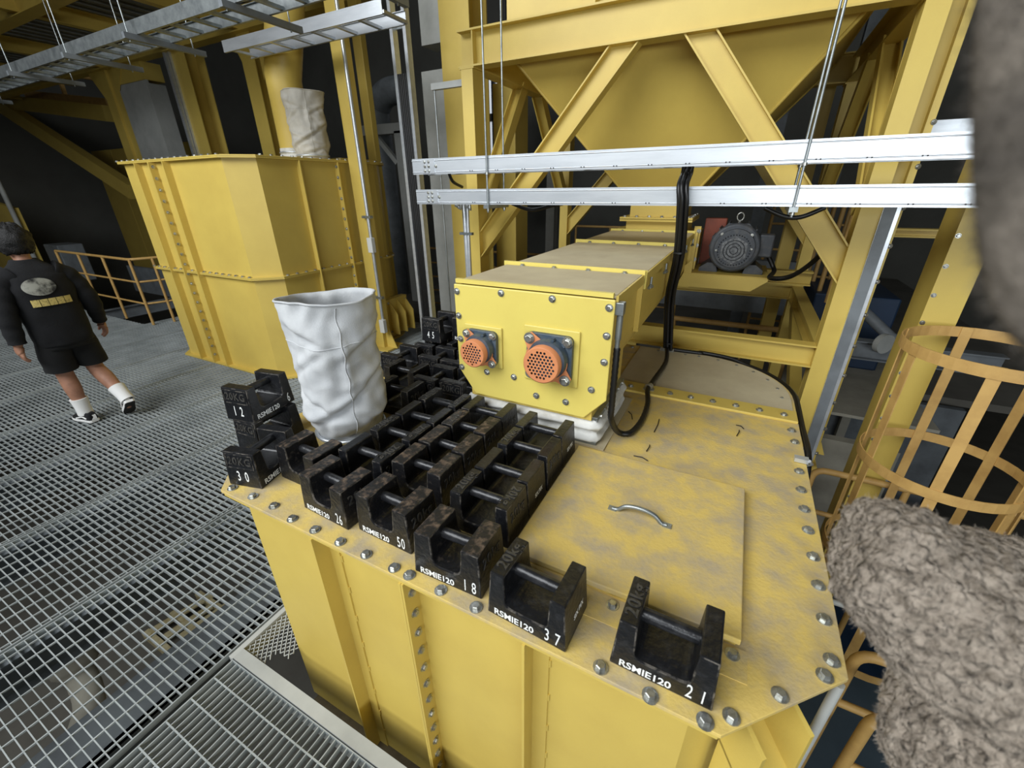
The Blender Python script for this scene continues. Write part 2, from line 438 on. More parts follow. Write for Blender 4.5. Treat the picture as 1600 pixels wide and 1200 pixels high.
t = column('deck_post', 'yellow deck post with bright edge strips behind the far tank', -9.86, -9.36, 5.5, 5.85, -0.6, 4.35)
g = MB(); g.box(-9.90, -9.84, 5.44, 5.50, -0.6, 4.35); g.box(-9.78, -9.74, 5.46, 5.50, -0.6, 4.35); g.build('edge_strip', ALU, t)
t = column('deck_post', 'yellow deck post with forked bracket at its head behind the far tank', -7.82, -7.5, 5.5, 5.75, -0.6, 4.35)
for q in ([(-7.82, 5.6, 4.35), (-7.82, 5.6, 3.72), (-8.12, 5.6, 4.35)], [(-7.5, 5.6, 4.35), (-7.5, 5.6, 3.72), (-7.2, 5.6, 4.35)]):
    g = MB(); g.prism(q, (0, 0.02, 0)); g.build('bracket', YEL, t)
# post standing in front of the far tank's side, with conduit
t = thing('steel_post', 'yellow square post with a silver conduit standing by the side of the far tank', 'post', (-4.24, 4.2, 0))
g = MB(); g.box(-4.36, -4.2, 4.15, 4.29, 0, 4.4); g.build('shaft', YEL, t, bevel=0.006)
g = MB(); g.box(-4.37, -4.06, 4.05, 4.4, 0, 0.025); g.build('base_plate', YEL, t)
for xx in (-4.355, -4.215):
    g = MB(); g.prism([(-4.2, 4.2, 0.02), (-4.02, 4.2, 0.02), (-4.2, 4.2, 0.42)], (0, 0.012, 0)) if xx > -4.3 else g.box(-4.365, -4.2, 4.14, 4.15, 0.02, 0.3); g.build('gusset', YEL, t)
g = MB(); g.tube([(-4.14, 4.12, 0.42), (-4.14, 4.12, 4.4)], 0.02, 8); g.build('conduit', ALU, t)
for z in (0.75, 1.75):
    g = MB(); g.bar((-4.22, 4.12, z), (-4.08, 4.12, z), 0.05, 0.03); g.build('conduit_clamp', GALV, t)
for z in (0.36, 1.42):
    g = MB(); g.box(-4.17, -4.09, 4.07, 4.13, z - 0.09, z + 0.09); g.build('junction_box', TAPE, t, bevel=0.005)
column('slim_post', 'slim yellow post just behind the conduit post', -5.0, -4.85, 5.15, 5.25, 0, 4.4, hsec=False)

# columns between the two machines
t = thing('building_column', 'tall yellow building column with light grey side casing left of the hopper frame', 'column', (-3.5, 5.15, -4.5))
g = MB(); g.box(-3.5, -3.1, 5.0, 5.02, -4.5, 10); g.build('front_flange', YEL, t)
g = MB(); g.box(-3.32, -3.28, 5.02, 5.38, -4.5, 10); g.build('web', YEL, t)
g = MB(); g.box(-3.5, -3.1, 5.38, 5.4, -4.5, 10); g.build('back_flange', YEL, t)
g = MB(); g.box(-3.84, -3.5, 5.04, 5.34, -4.5, 3.35); g.box(-3.80, -3.5, 5.04, 5.34, 3.6, 10); g.build('side_casing', LGREY, t)
t = column('building_column', 'yellow column half hidden behind the left frame post', PY(775, 370, 5.8).x, PY(806, 370, 5.8).x, 5.80, 6.2, -4.5, 3.3, hsec=False, base=False)
g = MB(); g.tube([(PY(770, 370, 5.8).x, 5.78, -0.4), (PY(770, 370, 5.8).x, 5.78, 3.2)], 0.012, 6); g.build('edge_cable', GALV, t)

# vertical cable ladder with black cables
t = thing('cable_ladder', 'vertical galvanised cable ladder full of black cables beside the grey casing', 'cable ladder', (-3.6, 4.5, -2))
for px_, w_ in (((608, 22), 0), ((629, 22), 1)):
    p = PY(*px_, 4.4); g = MB(); g.box(p.x - 0.02, p.x + 0.02, 4.4, 4.48, -2, 4.4); g.build('side_rail', ALU, t)
pa, pb = PY(608, 22, 4.4).x, PY(629, 22, 4.4).x
for k in range(6):
    g = MB(); xx = pa + 0.03 + (pb - pa - 0.05) * k / 5; g.tube([(xx, 4.42 + 0.02 * (k % 2), -2), (xx + 0.01, 4.43, 1), (xx - 0.005, 4.42, 3.2)], 0.017, 6); g.build('cable', BLACK, t)
for k in range(10):
    g = MB(); g.box(pa, pb, 4.46, 4.49, -1.8 + k * 0.6, -1.76 + k * 0.6); g.build('rung', GALV, t)


# overhead ladder tray running along x
def ladder_tray(name, label, x0, x1, y0, y1, z0, z1, m=GALV, rung=0.3, group=None):
    t = thing(name, label, 'cable tray', (x0, y0, z0), group)
    for y in (y0, y1):
        sgn = 1 if y == y0 else -1
        g = MB(); g.box(x0, x1, y - 0.002, y + 0.002, z0, z1); g.box(x0, x1, min(y, y + sgn * 0.02), max(y, y + sgn * 0.02), z1 - 0.003, z1); g.box(x0, x1, min(y, y + sgn * 0.02), max(y, y + sgn * 0.02), z0, z0 + 0.003); g.build('side_rail', m, t)
    x = x0 + 0.1
    while x < x1:
        g = MB(); g.box(x - 0.018, x + 0.018, y0, y1, z0 + 0.006, z0 + 0.028); g.build('rung', m, t); x += rung
    return t


tr = ladder_tray('ladder_tray', 'long dull grey cable ladder tray slung under the upper deck', -11.5, -1.9, 2.5, 2.78, 3.26, 3.36, GALV, 0.26)
for k, X in enumerate((-9.6, -7.35, -6.0, -4.85, -3.5, -2.4)):
    h = thing('tray_hanger', 'grey strut bar with two thin rods carrying the overhead ladder tray', 'hanger', (X, 2.78, 3.2), 'hangers of the overhead tray')
    g = MB(); g.box(X - 0.02, X + 0.02, 2.40, 3.05, 3.215, 3.258); g.build('strut_bar', MGREY, h)
    for y in (2.44, 2.95):
        g = MB(); g.cyl((X, y, 3.2), (X, y, 4.6), 0.006, None, 6); g.build('rod', GALV, h)
tr2 = ladder_tray('ladder_tray', 'grey ladder tray crossing behind the overhead tray towards the grey casing', -5.2, -3.0, 3.48, 3.78, 3.38, 3.48, ALU, 0.3)
# ================================================================ NEAR TANK
tank = thing('tank', 'large yellow steel tank with dusty bolted top plate carrying the black weights', 'tank', (-0.73, 1.8, -0.42))
cw = 0.26


def plan(x0, x1, y0, y1, c, rb, n=8):
    p = [(x0 + c, y0), (x1 - c, y0), (x1, y0 + c)]
    for k in range(n + 1):
        a = PI / 2 * k / n; p.append((x1 - rb + rb * math.cos(a), y1 - rb + rb * math.sin(a)))
    for k in range(n + 1):
        a = PI / 2 + PI / 2 * k / n; p.append((x0 + rb + rb * math.cos(a), y1 - rb + rb * math.sin(a)))
    p.append((x0, y0 + c)); return p


X0, X1, Y0, Y1 = -1.872, 0.416, 0.63, 2.99
g = MB(); g.prism([(x, y, T - 0.012) for x, y in plan(X0, X1, Y0, Y1, 0.258, 0.52, 12)], (0, 0, 0.012)); g.build('top_plate', YELD, tank, bevel=0.0015)
fl = MB(); fl.prism([(x, y, T - 0.030) for x, y in plan(X0 + .006, X1 - .006, Y0 + .006, Y1 - .006, 0.256, 0.515, 12)], (0, 0, 0.0165)); fl.build('top_flange', YEL, tank)
# body as separate wall panels
bx0, bx1, by0, by1 = -1.80, 0.355, 0.695, 2.92
XL = PY(440, 936, by0).x; R1 = PY(534, 1017, by0 - .064).x; R2 = PY(650, 1055, by0 - .064).x; R3 = PY(817, 1100, by0 - .064).x
pl = plan(bx0, bx1, by0, by1, 0.25, 0.48, 8)
zb = -0.40
front_splits = [XL, R1, R2, R3, 0.105]
for a, b in zip(front_splits[:-1], front_splits[1:]):
    g = MB(); g.box(a, b, by0, by0 + 0.006, zb, T - 0.03); g.build('wall_panel', YEL, tank)
n = len(pl)
for i in range(1, n):
    a, b = pl[i], pl[(i + 1) % n]
    g = MB(); d = V((b[0] - a[0], b[1] - a[1], 0)); nn = V((-d.y, d.x, 0)).normalized() * 0.006
    g.prism([(a[0], a[1], zb), (b[0], b[1], zb), (b[0], b[1], T - 0.03), (a[0], a[1], T - 0.03)], nn); g.build('wall_panel', YEL, tank)
# stiffener ribs on the front with stitch welds, one bolted double flange
for X in (R1, R3):
    g = MB(); g.box(X - 0.004, X + 0.004, by0 - 0.064, by0 + 0.001, zb, T - 0.031); g.box(X + .003, X + .052, by0 - .006, by0 + .001, zb, T - .031); rib = g.build('stiffener', YEL, tank)
    g = MB(); z = 0.86
    while z > zb:
        g.tube([(X + 0.054, by0 - 0.002, z), (X + 0.054, by0 - 0.002, z - 0.028)], 0.004, 6); z -= 0.16
    g.build('stitch_weld', YEL, rib, kind='stuff')
for k, dx in enumerate((-0.009, 0.0005)):
    g = MB(); g.box(R2 + dx, R2 + dx + 0.008, by0 - 0.064, by0 + 0.001, zb, T - 0.031); g.build('joint_flange', YEL, tank)
for k in range(14):
    bolt((R2 + .0085, by0 - 0.032, 0.905 - k * 0.094), (1, 0, 0), tank, sc=0.95)
# foot flange and dark base
g = MB(); g.box(-1.56, 0.12, by0 - 0.09, by0 + 0.01, zb - 0.015, zb); g.build('foot_flange', mat('dirty_flange', (100, 90, 68), 0.8, 0, (70, 62, 50), 9, 0.4, 0.7), tank)
for k in range(14): bolt((-1.50 + k * 0.12, by0 - 0.05, zb), (0, 0, 1), tank, BOLT_S, sc=1.6)
g = MB(); g.prism([(x, y, zb - 0.3) for x, y in plan(bx0 + .05, bx1 - .05, by0 + .05, by1 - .05, 0.3, 0.45, 8)], (0, 0, 0.29)); g.build('hopper_base', YEL, tank)
# lifting bracket on the chamfered corner
c0 = V((0.235, 0.80, 0.0)); nd = V((1, -1, 0)).normalized(); td = V((1, 1, 0)).normalized()
for k in (-0.07, 0.07):
    a = c0 + td * k
    g = MB(); g.prism([a + V((0, 0, 0.955)), a + nd * 0.10 + V((0, 0, 0.90)), a + nd * 0.10 + V((0, 0, 0.60)), a + V((0, 0, 0.45))], td * 0.012); g.build('bracket_plate', YEL, tank)
a = c0 - td * 0.07; g = MB(); g.prism([a + nd * 0.0 + V((0, 0, 0.78)), a + td * 0.14 + V((0, 0, 0.78)), a + td * 0.14 + nd * 0.10 + V((0, 0, 0.72)), a + nd * 0.10 + V((0, 0, 0.72))], (0, 0, 0.01)); g.build('bracket_plate', YEL, tank)

# bolts on the top plate (from where they show)
for x, y in ((363, 762), (395, 775), (428, 790), (461, 807), (496, 824), (535, 843), (576, 862), (619, 883), (642, 895), (692, 917), (747, 943), (940, 1037), (1016, 1086), (1102, 1126), (1143, 1119), (1219, 1085), (1289, 1055), (1300, 1031), (1288, 967), (1279, 914), (1271, 869), (1263, 828), (1257, 795), (1252, 765), (1249, 736), (1242, 690), (1237, 672)):
    p = PZ(x, y, T + 0.004); bolt((p.x, min(p.y, .650) if (y > 790 and p.x < .15) else p.y, T), (0, 0, 1), tank, sc=1.12)
for k in range(26):
    a = PI / 2 * (k % 13) / 12
    q = (X1 - 0.52 + 0.462 * math.cos(a), Y1 - 0.52 + 0.462 * math.sin(a)) if k < 13 else (-0.1 - (k - 13) * 0.09, Y1 - 0.06)
    if q[0] > -1.3 and k % 2 == 0: bolt((q[0], q[1], T), (0, 0, 1), tank, BOLT_S, sc=1.15)
# cross strip with bolts
strip = MB(); strip.box(-0.47, 0.412, 2.19, 2.31, T, T + 0.014); strip = strip.build('cross_strip', YEL, tank, bevel=0.003)
for x, y in ((85, 1012), (290, 1050), (397, 1070), (512, 1090), (632, 1113), (755, 1135), (883, 1160)):
    p = PZ(960 + x * .3, 300 + y * .3, T + .014); bolt((p.x, 2.24, T + .014), (0, 0, 1), strip, sc=1.0)
rp = MB(); rp.prism([(x, y, T) for x, y in [p for p in plan(X0 + .03, X1 - .015, 2.3, Y1 - .015, 0.0, 0.505, 12) if p[0] > -0.5] + [(-0.5, 2.975), (-0.5, 2.3)]], (0, 0, 0.004))
rp.build('rear_sheet', DUST, tank)
# hatch seat
g = MB(); g.box(-0.475, 0.205, 0.765, 0.85, T, T + 0.002); seat = g.build('hatch_seat', YELD, tank)
for p in (PZ(957, 946, T + .002), PZ(1144, 1023, T + .002)): bolt(p, (0, 0, 1), seat, sc=1.05)
# clamp on the tank's right edge
p = PZ(1253, 722, T); g = MB(); g.bar(p + V((-.03, 0, .012)), p + V((.02, 0, .012)), 0.03, 0.018); g.tube([p + V((0.02, -.015, .02)), p + V((0.035, 0, 0.0)), p + V((0.02, .015, -.02))], 0.007, 6); tag(g.build('cable_clamp', ALU), 'bright zinc cable clamp on the right edge of the tank top', 'clamp')

# ---- hatch cover
hc = thing('hatch_cover', 'square dusty yellow hatch cover with a curved metal pull handle', 'hatch', (-0.137, 1.175, T))
g = MB(); g.box(-0.460, 0.186, 0.850, 1.500, T + 0.012, T + 0.032); g.build('lid', YELD, hc, bevel=0.003)
g = MB(); g.box(-0.452, 0.178, 0.858, 1.492, T - 0.001, T + 0.014); g.build('lid_rim', YEL, hc)
a, b = PZ(957, 794, T + .034), PZ(1042, 821, T + .034); d = (b - a)
hpts = [a, a + d * 0.10 + V((0, 0, 0.002)), a + d * 0.25 + V((0, 0, .026)), a + d * .5 + V((0, 0, .034)), a + d * .75 + V((0, 0, .026)), a + d * .90 + V((0, 0, .002)), b]
g = MB(); g.tube(smooth_path(hpts, 5), 0.0075, 8); hd = g.build('handle', GALV, hc)
for q in (a, b):
    g = MB(); g.bar(q - d.normalized() * 0.014, q + d.normalized() * 0.014, 0.022, 0.004); g.build('handle_foot', GALV, hd)

# dead twigs / wire scraps on the plate
for k, (x, y, dx, dy) in enumerate(((982, 643, 6, 12), (1030, 655, -8, 20), (1150, 664, 12, 6), (990, 712, 22, 8), (1010, 705, 5, -10), (1155, 672, -4, 9))):
    a = PZ(x, y, T + 0.004); b = PZ(x + dx, y + dy, T + 0.004)
    g = MB(); g.tube([a, (a + b) / 2 + V((.004, .006, .003)), b], 0.0022, 5); tag(g.build('wire_scrap', BLACK), 'thin dark scrap of wire lying on the dusty tank top by the bellows', 'wire scrap', 'wire scraps on the tank top')

# ================================================================ FAR TANK
t2 = thing('tank', 'tall yellow tank with bolted flanges and ribs standing on the grating', 'tank', (-5.5, 3.9, 0))
tx0, tx1, ty0, ty1 = -6.75, -4.43, 2.81, 5.0
p2 = plan(tx0, tx1, ty0, ty1, 0.215, 0.45, 8)
for z0, z1 in ((0.0, 1.175), (1.195, 2.37)):
    for i in range(len(p2)):
        a, b = p2[i], p2[(i + 1) % len(p2)]
        nn = V((-(b[1] - a[1]), b[0] - a[0], 0)).normalized() * 0.008
        g = MB(); g.prism([(a[0], a[1], z0), (b[0], b[1], z0), (b[0], b[1], z1), (a[0], a[1], z1)], nn); g.build('wall_panel', YEL, t2)


def ring(z0, z1, e):
    g = MB(); o = plan(tx0 - e, tx1 + e, ty0 - e, ty1 + e, 0.215 + e * .4, 0.45, 8); n = len(o)
    i_ = plan(tx0 + .01, tx1 - .01, ty0 + .01, ty1 - .01, 0.21, 0.44, 8)
    vs = [(x, y, z) for z in (z0, z1) for P in (o, i_) for x, y in P]
    fs = []
    for k in range(n):
        j = (k + 1) % n
        fs += [(k, j, 2 * n + j, 2 * n + k), (2 * n + k, 2 * n + j, 3 * n + j, 3 * n + k), (j, k, n + k, n + j)]
    g.add(vs, fs); return g


for z0, z1, e in ((0.0, 0.02, 0.06), (1.172, 1.184, 0.045), (1.186, 1.198, 0.045), (2.352, 2.364, 0.05), (2.366, 2.378, 0.05)):
    ring(z0, z1, e).build('ring_flange', YEL, t2)
g = MB(); g.prism([(x, y, 2.376) for x, y in plan(tx0, tx1, ty0, ty1, .215, .45, 8)], (0, 0, 0.008)); g.build('top_plate', YEL, t2)
g = MB(); g.prism([(x, y, 2.384) for x, y in plan(-5.9, tx1 - .12, 4.2, ty1 - .1, .02, .1, 4)], (0, 0, 0.03)); g.build('top_cover', YEL, t2)
for z in (1.198, 2.378):
    for k in range(17):
        bolt((-6.62 + k * 0.122, ty0 - 0.022, z), (0, 0, 1), t2, sc=1.25)
        if k < 15: bolt((tx1 + 0.024, 3.06 + k * 0.122, z), (0, 0, 1), t2, sc=1.25)
for X in (-6.16, -5.58):
    g = MB(); g.box(X - .006, X + .006, ty0 - 0.07, ty0 + .001, 0.02, 2.35); g.build('stiffener', YEL, t2)
for dx in (-0.011, 0.001):
    g = MB(); g.box(-5.86 + dx, -5.86 + dx + .010, ty0 - 0.072, ty0 + .001, 0.02, 2.35); g.build('joint_flange', YEL, t2)
for k in range(20): bolt((-5.849, ty0 - .036, 0.12 + k * 0.115), (1, 0, 0), t2, sc=1.1)
for Yy, dbl in ((3.48, 0), (4.0, 1)):
    g = MB(); g.box(tx1 - .001, tx1 + 0.06, Yy - .006, Yy + .006, 0.02, 2.35); g.build('stiffener', YEL, t2)
    if dbl:
        for k in range(20): bolt((tx1 + .03, Yy - .006, 0.12 + k * 0.115), (0, -1, 0), t2, sc=1.1)
# side access box with bolted cover at its foot
sb = MB(); sb.box(tx1, tx1 + 0.10, 4.42, 4.86, 0.10, 0.62); sb = sb.build('access_box', YEL, t2, bevel=0.004)
for yy in (4.47, 4.64, 4.81):
    g = MB(); g.prism([(tx1 + .10, yy, 0.12), (tx1 + .24, yy, 0.12), (tx1 + .24, yy, 0.42), (tx1 + .10, yy, 0.60)], (0, 0.012, 0)); g.build('box_rib', YEL, sb)
for yy in (4.46, 4.82):
    for zz in (0.15, 0.57): bolt((tx1 + .10, yy, zz), (1, 0, 0), sb, sc=1.2)


# ---- canvas sleeves
CREASES = [(.40, .45, .16, 1.1, .10, .022), (.46, .55, .10, .8, .06, .018), (.78, -.7, -.10, .9, .06, .025), (.72, .7, .14, .9, .07, .022), (.24, -.5, .12, 1.0, .08, .025), (.18, .7, -.12, .9, .07, .022), (.60, -.9, .16, .8, .06, .022), (.33, -.8, -.10, .8, .06, .02), (.10, .1, .08, 1.2, .07, .02)]
def sack(name, label, cx, cy, z0, h, r, seed, m=CANVAS, ring_=True):
    t = thing(name, label, 'canvas sleeve', (cx, cy, z0)); nu, nv = 72, 56; vs = []; fs = []
    view = math.atan2(-cy, -cx)

    def surf(u, v, inner=0.0):
        th = 2 * PI * u; a = th - view
        rr = r * (0.80 + 0.24 * min(1, v / 0.22) - 0.03 * math.sin(PI * v) + 0.02 * v)
        # buckles and folds
        cs = V((math.cos(th), math.sin(th), v * h / r))
        f = noise.noise(cs * 1.3 + V((seed, 0, 0))) * 0.13 + noise.noise(cs * 3.0 + V((0, seed, 0))) * 0.04 + abs(noise.noise(cs * 2.2 + V((seed, 3, 1)))) * -.09
        # sharp pulled creases: (height, angle, slope, half length, depth, width)
        for cv_, ca, sl, hl, dp, wd in CREASES:
            da = (a - ca + PI) % (2 * PI) - PI
            if abs(da) < hl: f -= dp * math.exp(-((v - cv_ - sl * da) / wd) ** 2) * math.cos(da / hl * PI / 2) - dp * .75 * math.exp(-((v - cv_ - .055 - sl * da) / (wd * 1.5)) ** 2) * math.cos(da / hl * PI / 2)
        da = (a - .15 + PI) % (2 * PI) - PI
        f += 0.09 * math.exp(-(da / 0.09) ** 2) * math.exp(-((v - .58) / .2) ** 2) - .07 * math.exp(-((da + .22) / .12) ** 2) * math.exp(-((v - .62) / .16) ** 2)
        f += 0.05 * math.sin(2 * a + 1) * v
        rr *= 1 + f
        # top collapses a little towards an oval
        k = max(0, (v - 0.7) / 0.3)
        ex = 1 + 0.08 * k * math.cos(2 * (a - PI / 2))
        rr = (rr - inner) * ex
        z = v * h * (1 + 0.012 * k * math.cos(a) - 0.012 * k * math.sin(2 * a + 1))
        if inner: z = z - (1 - v) * 0
        sh = 0.10 * r * v * v
        return V((cx + rr * math.cos(th) - sh * math.sin(view) * 0.0, cy + rr * math.sin(th), z0 + z))
    for j in range(nv + 1):
        for i in range(nu): vs.append(surf(i / nu, j / nv))
    for j in range(nv):
        for i in range(nu): fs.append((j * nu + i, j * nu + (i + 1) % nu, (j + 1) * nu + (i + 1) % nu, (j + 1) * nu + i))
    # inside of the mouth
    o = len(vs); ni = 14
    for j in range(ni + 1):
        for i in range(nu): vs.append(surf(i / nu, 1 - 0.5 * j / ni, 0.006 + 0.02 * r * (j > 0)) - V((0, 0, 0.0)))
    for i in range(nu): fs.append((nv * nu + i, nv * nu + (i + 1) % nu, o + (i + 1) % nu, o + i))
    for j in range(ni):
        for i in range(nu): fs.append((o + j * nu + i, o + j * nu + (i + 1) % nu, o + (j + 1) * nu + (i + 1) % nu, o + (j + 1) * nu + i))
    o2 = len(vs); vs.append(V((cx, cy, z0 + 0.42 * h))); b = o + ni * nu
    for i in range(nu): fs.append((b + i, b + (i + 1) % nu, o2))
    g = MB(); g.add(vs, fs, True); body = g.build('sleeve', m, t)
    g = MB(); uu = (view + 0.12) / (2 * PI); g.tube([surf(uu + 0.003 * math.sin(k), k / 40) + V((math.cos(view), math.sin(view), 0)) * 0.001 for k in range(4, 40)], 0.0028, 6); g.build('seam', m, body)
    for vv in (0.74,):
        g = MB(); g.tube([surf(k / 60, vv + 0.01 * math.sin(k * .35)) for k in range(60)], 0.0025, 5, closed=True); g.build('hem_stitch', m, body)
    g = MB(); g.tube([surf(k / 60, 0.995) for k in range(60)], 0.005, 6, closed=True); g.build('rim', m, body)
    if ring_:
        g = MB(); g.tube([V((cx + r * 0.88 * math.cos(2 * PI * k / 40), cy + r * .88 * math.sin(2 * PI * k / 40), z0 + 0.035)) for k in range(40)], 0.010, 6, closed=True); g.build('clamp_band', ALU, t)
    return t


sack('canvas_sleeve', 'crumpled white canvas sleeve standing open among the black weights', -1.485, 1.180, T, 0.655, 0.174, 3.1)
sack('canvas_sleeve', 'greyish white canvas sleeve on top of the far tank beside the yellow duct', -4.645, 3.90, 2.384, 0.66, 0.200, 9.7, m=mat('greyish_canvas', (198, 194, 184), 0.9, 0, (176, 172, 162), 7, .4, .7, .15, 200))
dc = thing('duct', 'yellow round duct rising from the far tank and leaning right', 'duct', (-5.0, 3.98, 2.384))
a = V((-5.08, 4.05, 2.46)); g = MB(); g.cyl(V((-5.08, 4.05, 2.384)), a + V((0, 0, 0.06)), 0.20, None, 24); g.build('collar', BELL, dc)
g = MB(); g.tube([V((-5.08, 4.05, 2.45)), V((-5.08, 4.05, 3.25)), V((-4.62, 4.05, 4.4))], [0.195, 0.195, 0.195], 28); g.build('pipe', YEL, dc)
g = MB(); g.tube([V((-5.08 + .203 * math.cos(k * PI / 16), 4.05 + .203 * math.sin(k * PI / 16), 2.475)) for k in range(32)], 0.010, 6, closed=True); g.build('clamp_band', ALU, dc)

# ================================================================ SCREW CONVEYOR
cv = thing('screw_conveyor', 'long yellow trough conveyor with flanged covers and two perforated orange bearing guards', 'conveyor', (-0.735, 3.0, T + 0.14))
cx0, cx1, ce = -1.100, -0.372, 1.55
zt = 1.668
# end plate with clipped lower corners
ep = MB(); ep.prism([(cx0, ce, zt), (cx0, ce, 1.262), (-1.013, ce, 1.142), (-0.463, ce, 1.142), (cx1, ce, 1.245), (cx1, ce, zt)], (0, 0.012, 0)); ep = ep.build('end_plate', YELB, cv, bevel=0.004)
for x, y in ((714, 455), (783, 458), (863, 467), (952, 481), (717, 493), (720, 529), (722, 573), (948, 525), (944, 566), (924, 609), (761, 581), (803, 589), (838, 618), (884, 628)):
    bolt(PY(x, y, ce), (0, -1, 0), ep, sc=0.92)
# twin trough
prof = [(cx0 + 0.02, zt - 0.004), (cx0 + 0.02, 1.43)]
for cxx in (-0.918, -0.558):
    for k in range(1, 12):
        a = PI + PI * k / 12; prof.append((cxx + 0.165 * math.cos(a), 1.43 + 0.20 * math.sin(a)))
prof += [(cx1 - 0.02, 1.43), (cx1 - 0.02, zt - 0.004)]
g = MB(); g.prism([(x, ce + 0.012, z) for x, z in prof], (0, 2.95, 0)); g.build('trough', YEL, cv)
g = MB(); g.box(cx0 + .06, cx1 - .06, ce + .012, 2.06, 1.13, 1.44); g.build('outlet_chute', YEL, cv)
# covers
for a, b, dz in ((ce + .03, 2.045, 0), (2.07, 3.19, -.003), (3.215, 4.18, 0)):
    g = MB(); g.box(cx0 + .004, cx1 - .004, a, b, zt - .002 + dz, zt + 0.012 + dz); cvr = g.build('cover', DUST, cv, bevel=0.003)
    g = MB(); g.box(cx1 - .006, cx1 + .004, a, b, zt - .035, zt + .010 + dz); g.build('cover_edge', YEL, cvr)
    if a > 2:
        g = MB(); g.box(cx0 + .004, cx1 - .004, a, a + .012, zt + .01, zt + .026); g.box(cx1 - .012, cx1 + .012, a, a + .012, zt - .06, zt + .026); g.build('cover_lip', YELB, cvr)
g = MB(); g.box(cx0 + .004, cx1 - .012, ce + .010, ce + .030, zt + .004, zt + .022); g.build('front_lip', YELB, cv)
for Yj in (2.055, 3.2, 4.19):
    g = MB(); g.box(cx0 - .012, cx1 + .006, Yj - .006, Yj + .006, zt - .01, zt + .03); fj = g.build('joint_lip', YELB, cv)
    for k in range(4): bolt((cx0 + .10 + k * .18, Yj - 0.012, zt + .012), (0, 0, 1), fj, BOLT_S, sc=1.2)
    g = MB(); g.box(cx0 - .0, cx0 + .02, Yj - .006, Yj + .006, 1.40, zt); g.box(cx1 - .02, cx1 + .004, Yj - .006, Yj + .006, 1.40, zt); g.build('joint_flange', YEL, cv)
# wing-nut toggles along the right side
for Yt in (2.17, 2.62, 3.08, 3.55, 4.0):
    q = V((cx1 + .018, Yt, zt - .055)); g = MB()
    g.cyl(q + V((0, 0, .035)), q + V((0, 0, -.02)), .006, None, 8); g.tube([q + V((-.004, -.026, -.016)), q, q + V((.004, .026, -.016))], [.008, .006, .008], 6); g.build('wing_nut', GALV, cv)
# far end block: gearbox flange and mouth under the hopper
g = MB(); g.box(cx0 - .02, cx1 + .03, 4.20, 4.75, 1.2, 1.68); g.build('drive_end', YEL, cv, bevel=0.004)
g = MB(); g.box(cx1 - .01, cx1 + .045, 4.255, 4.275, 1.27, 1.73); df = g.build('drive_flange', YEL, cv)
for z in (1.33, 1.45, 1.57, 1.69): bolt((cx1 + .03, 4.255, z), (0, -1, 0), df, sc=1.1)


def perforated_disc(r, y, cxx, czz, hole, pitch, rmax, m, name, parent):
    bm = bmesh.new(); edges = []

    def loop(x, z, rr, n):
        vs = [bm.verts.new((x + rr * math.cos(2 * PI * k / n), y, z + rr * math.sin(2 * PI * k / n))) for k in range(n)]
        for k in range(n): edges.append(bm.edges.new((vs[k], vs[(k + 1) % n])))
    loop(cxx, czz, r, 40); nr = int(rmax / pitch) + 1
    for i in range(-nr, nr + 1):
        for j in range(-nr, nr + 1):
            hx = (i + 0.5 * (j % 2)) * pitch; hz = j * pitch * 0.866
            if math.hypot(hx, hz) < rmax: loop(cxx + hx, czz + hz, hole, 8)
    bmesh.ops.triangle_fill(bm, use_beauty=True, use_dissolve=False, edges=edges, normal=(0, -1, 0))
    me = bpy.data.meshes.new(name); bm.to_mesh(me); bm.free()
    off = V(parent['_w'])
    for v in me.vertices: v.co -= off
    me.materials.append(m); o = bpy.data.objects.new(name, me); COL.objects.link(o); o.parent = parent; o['_w'] = tuple(off)
    return o


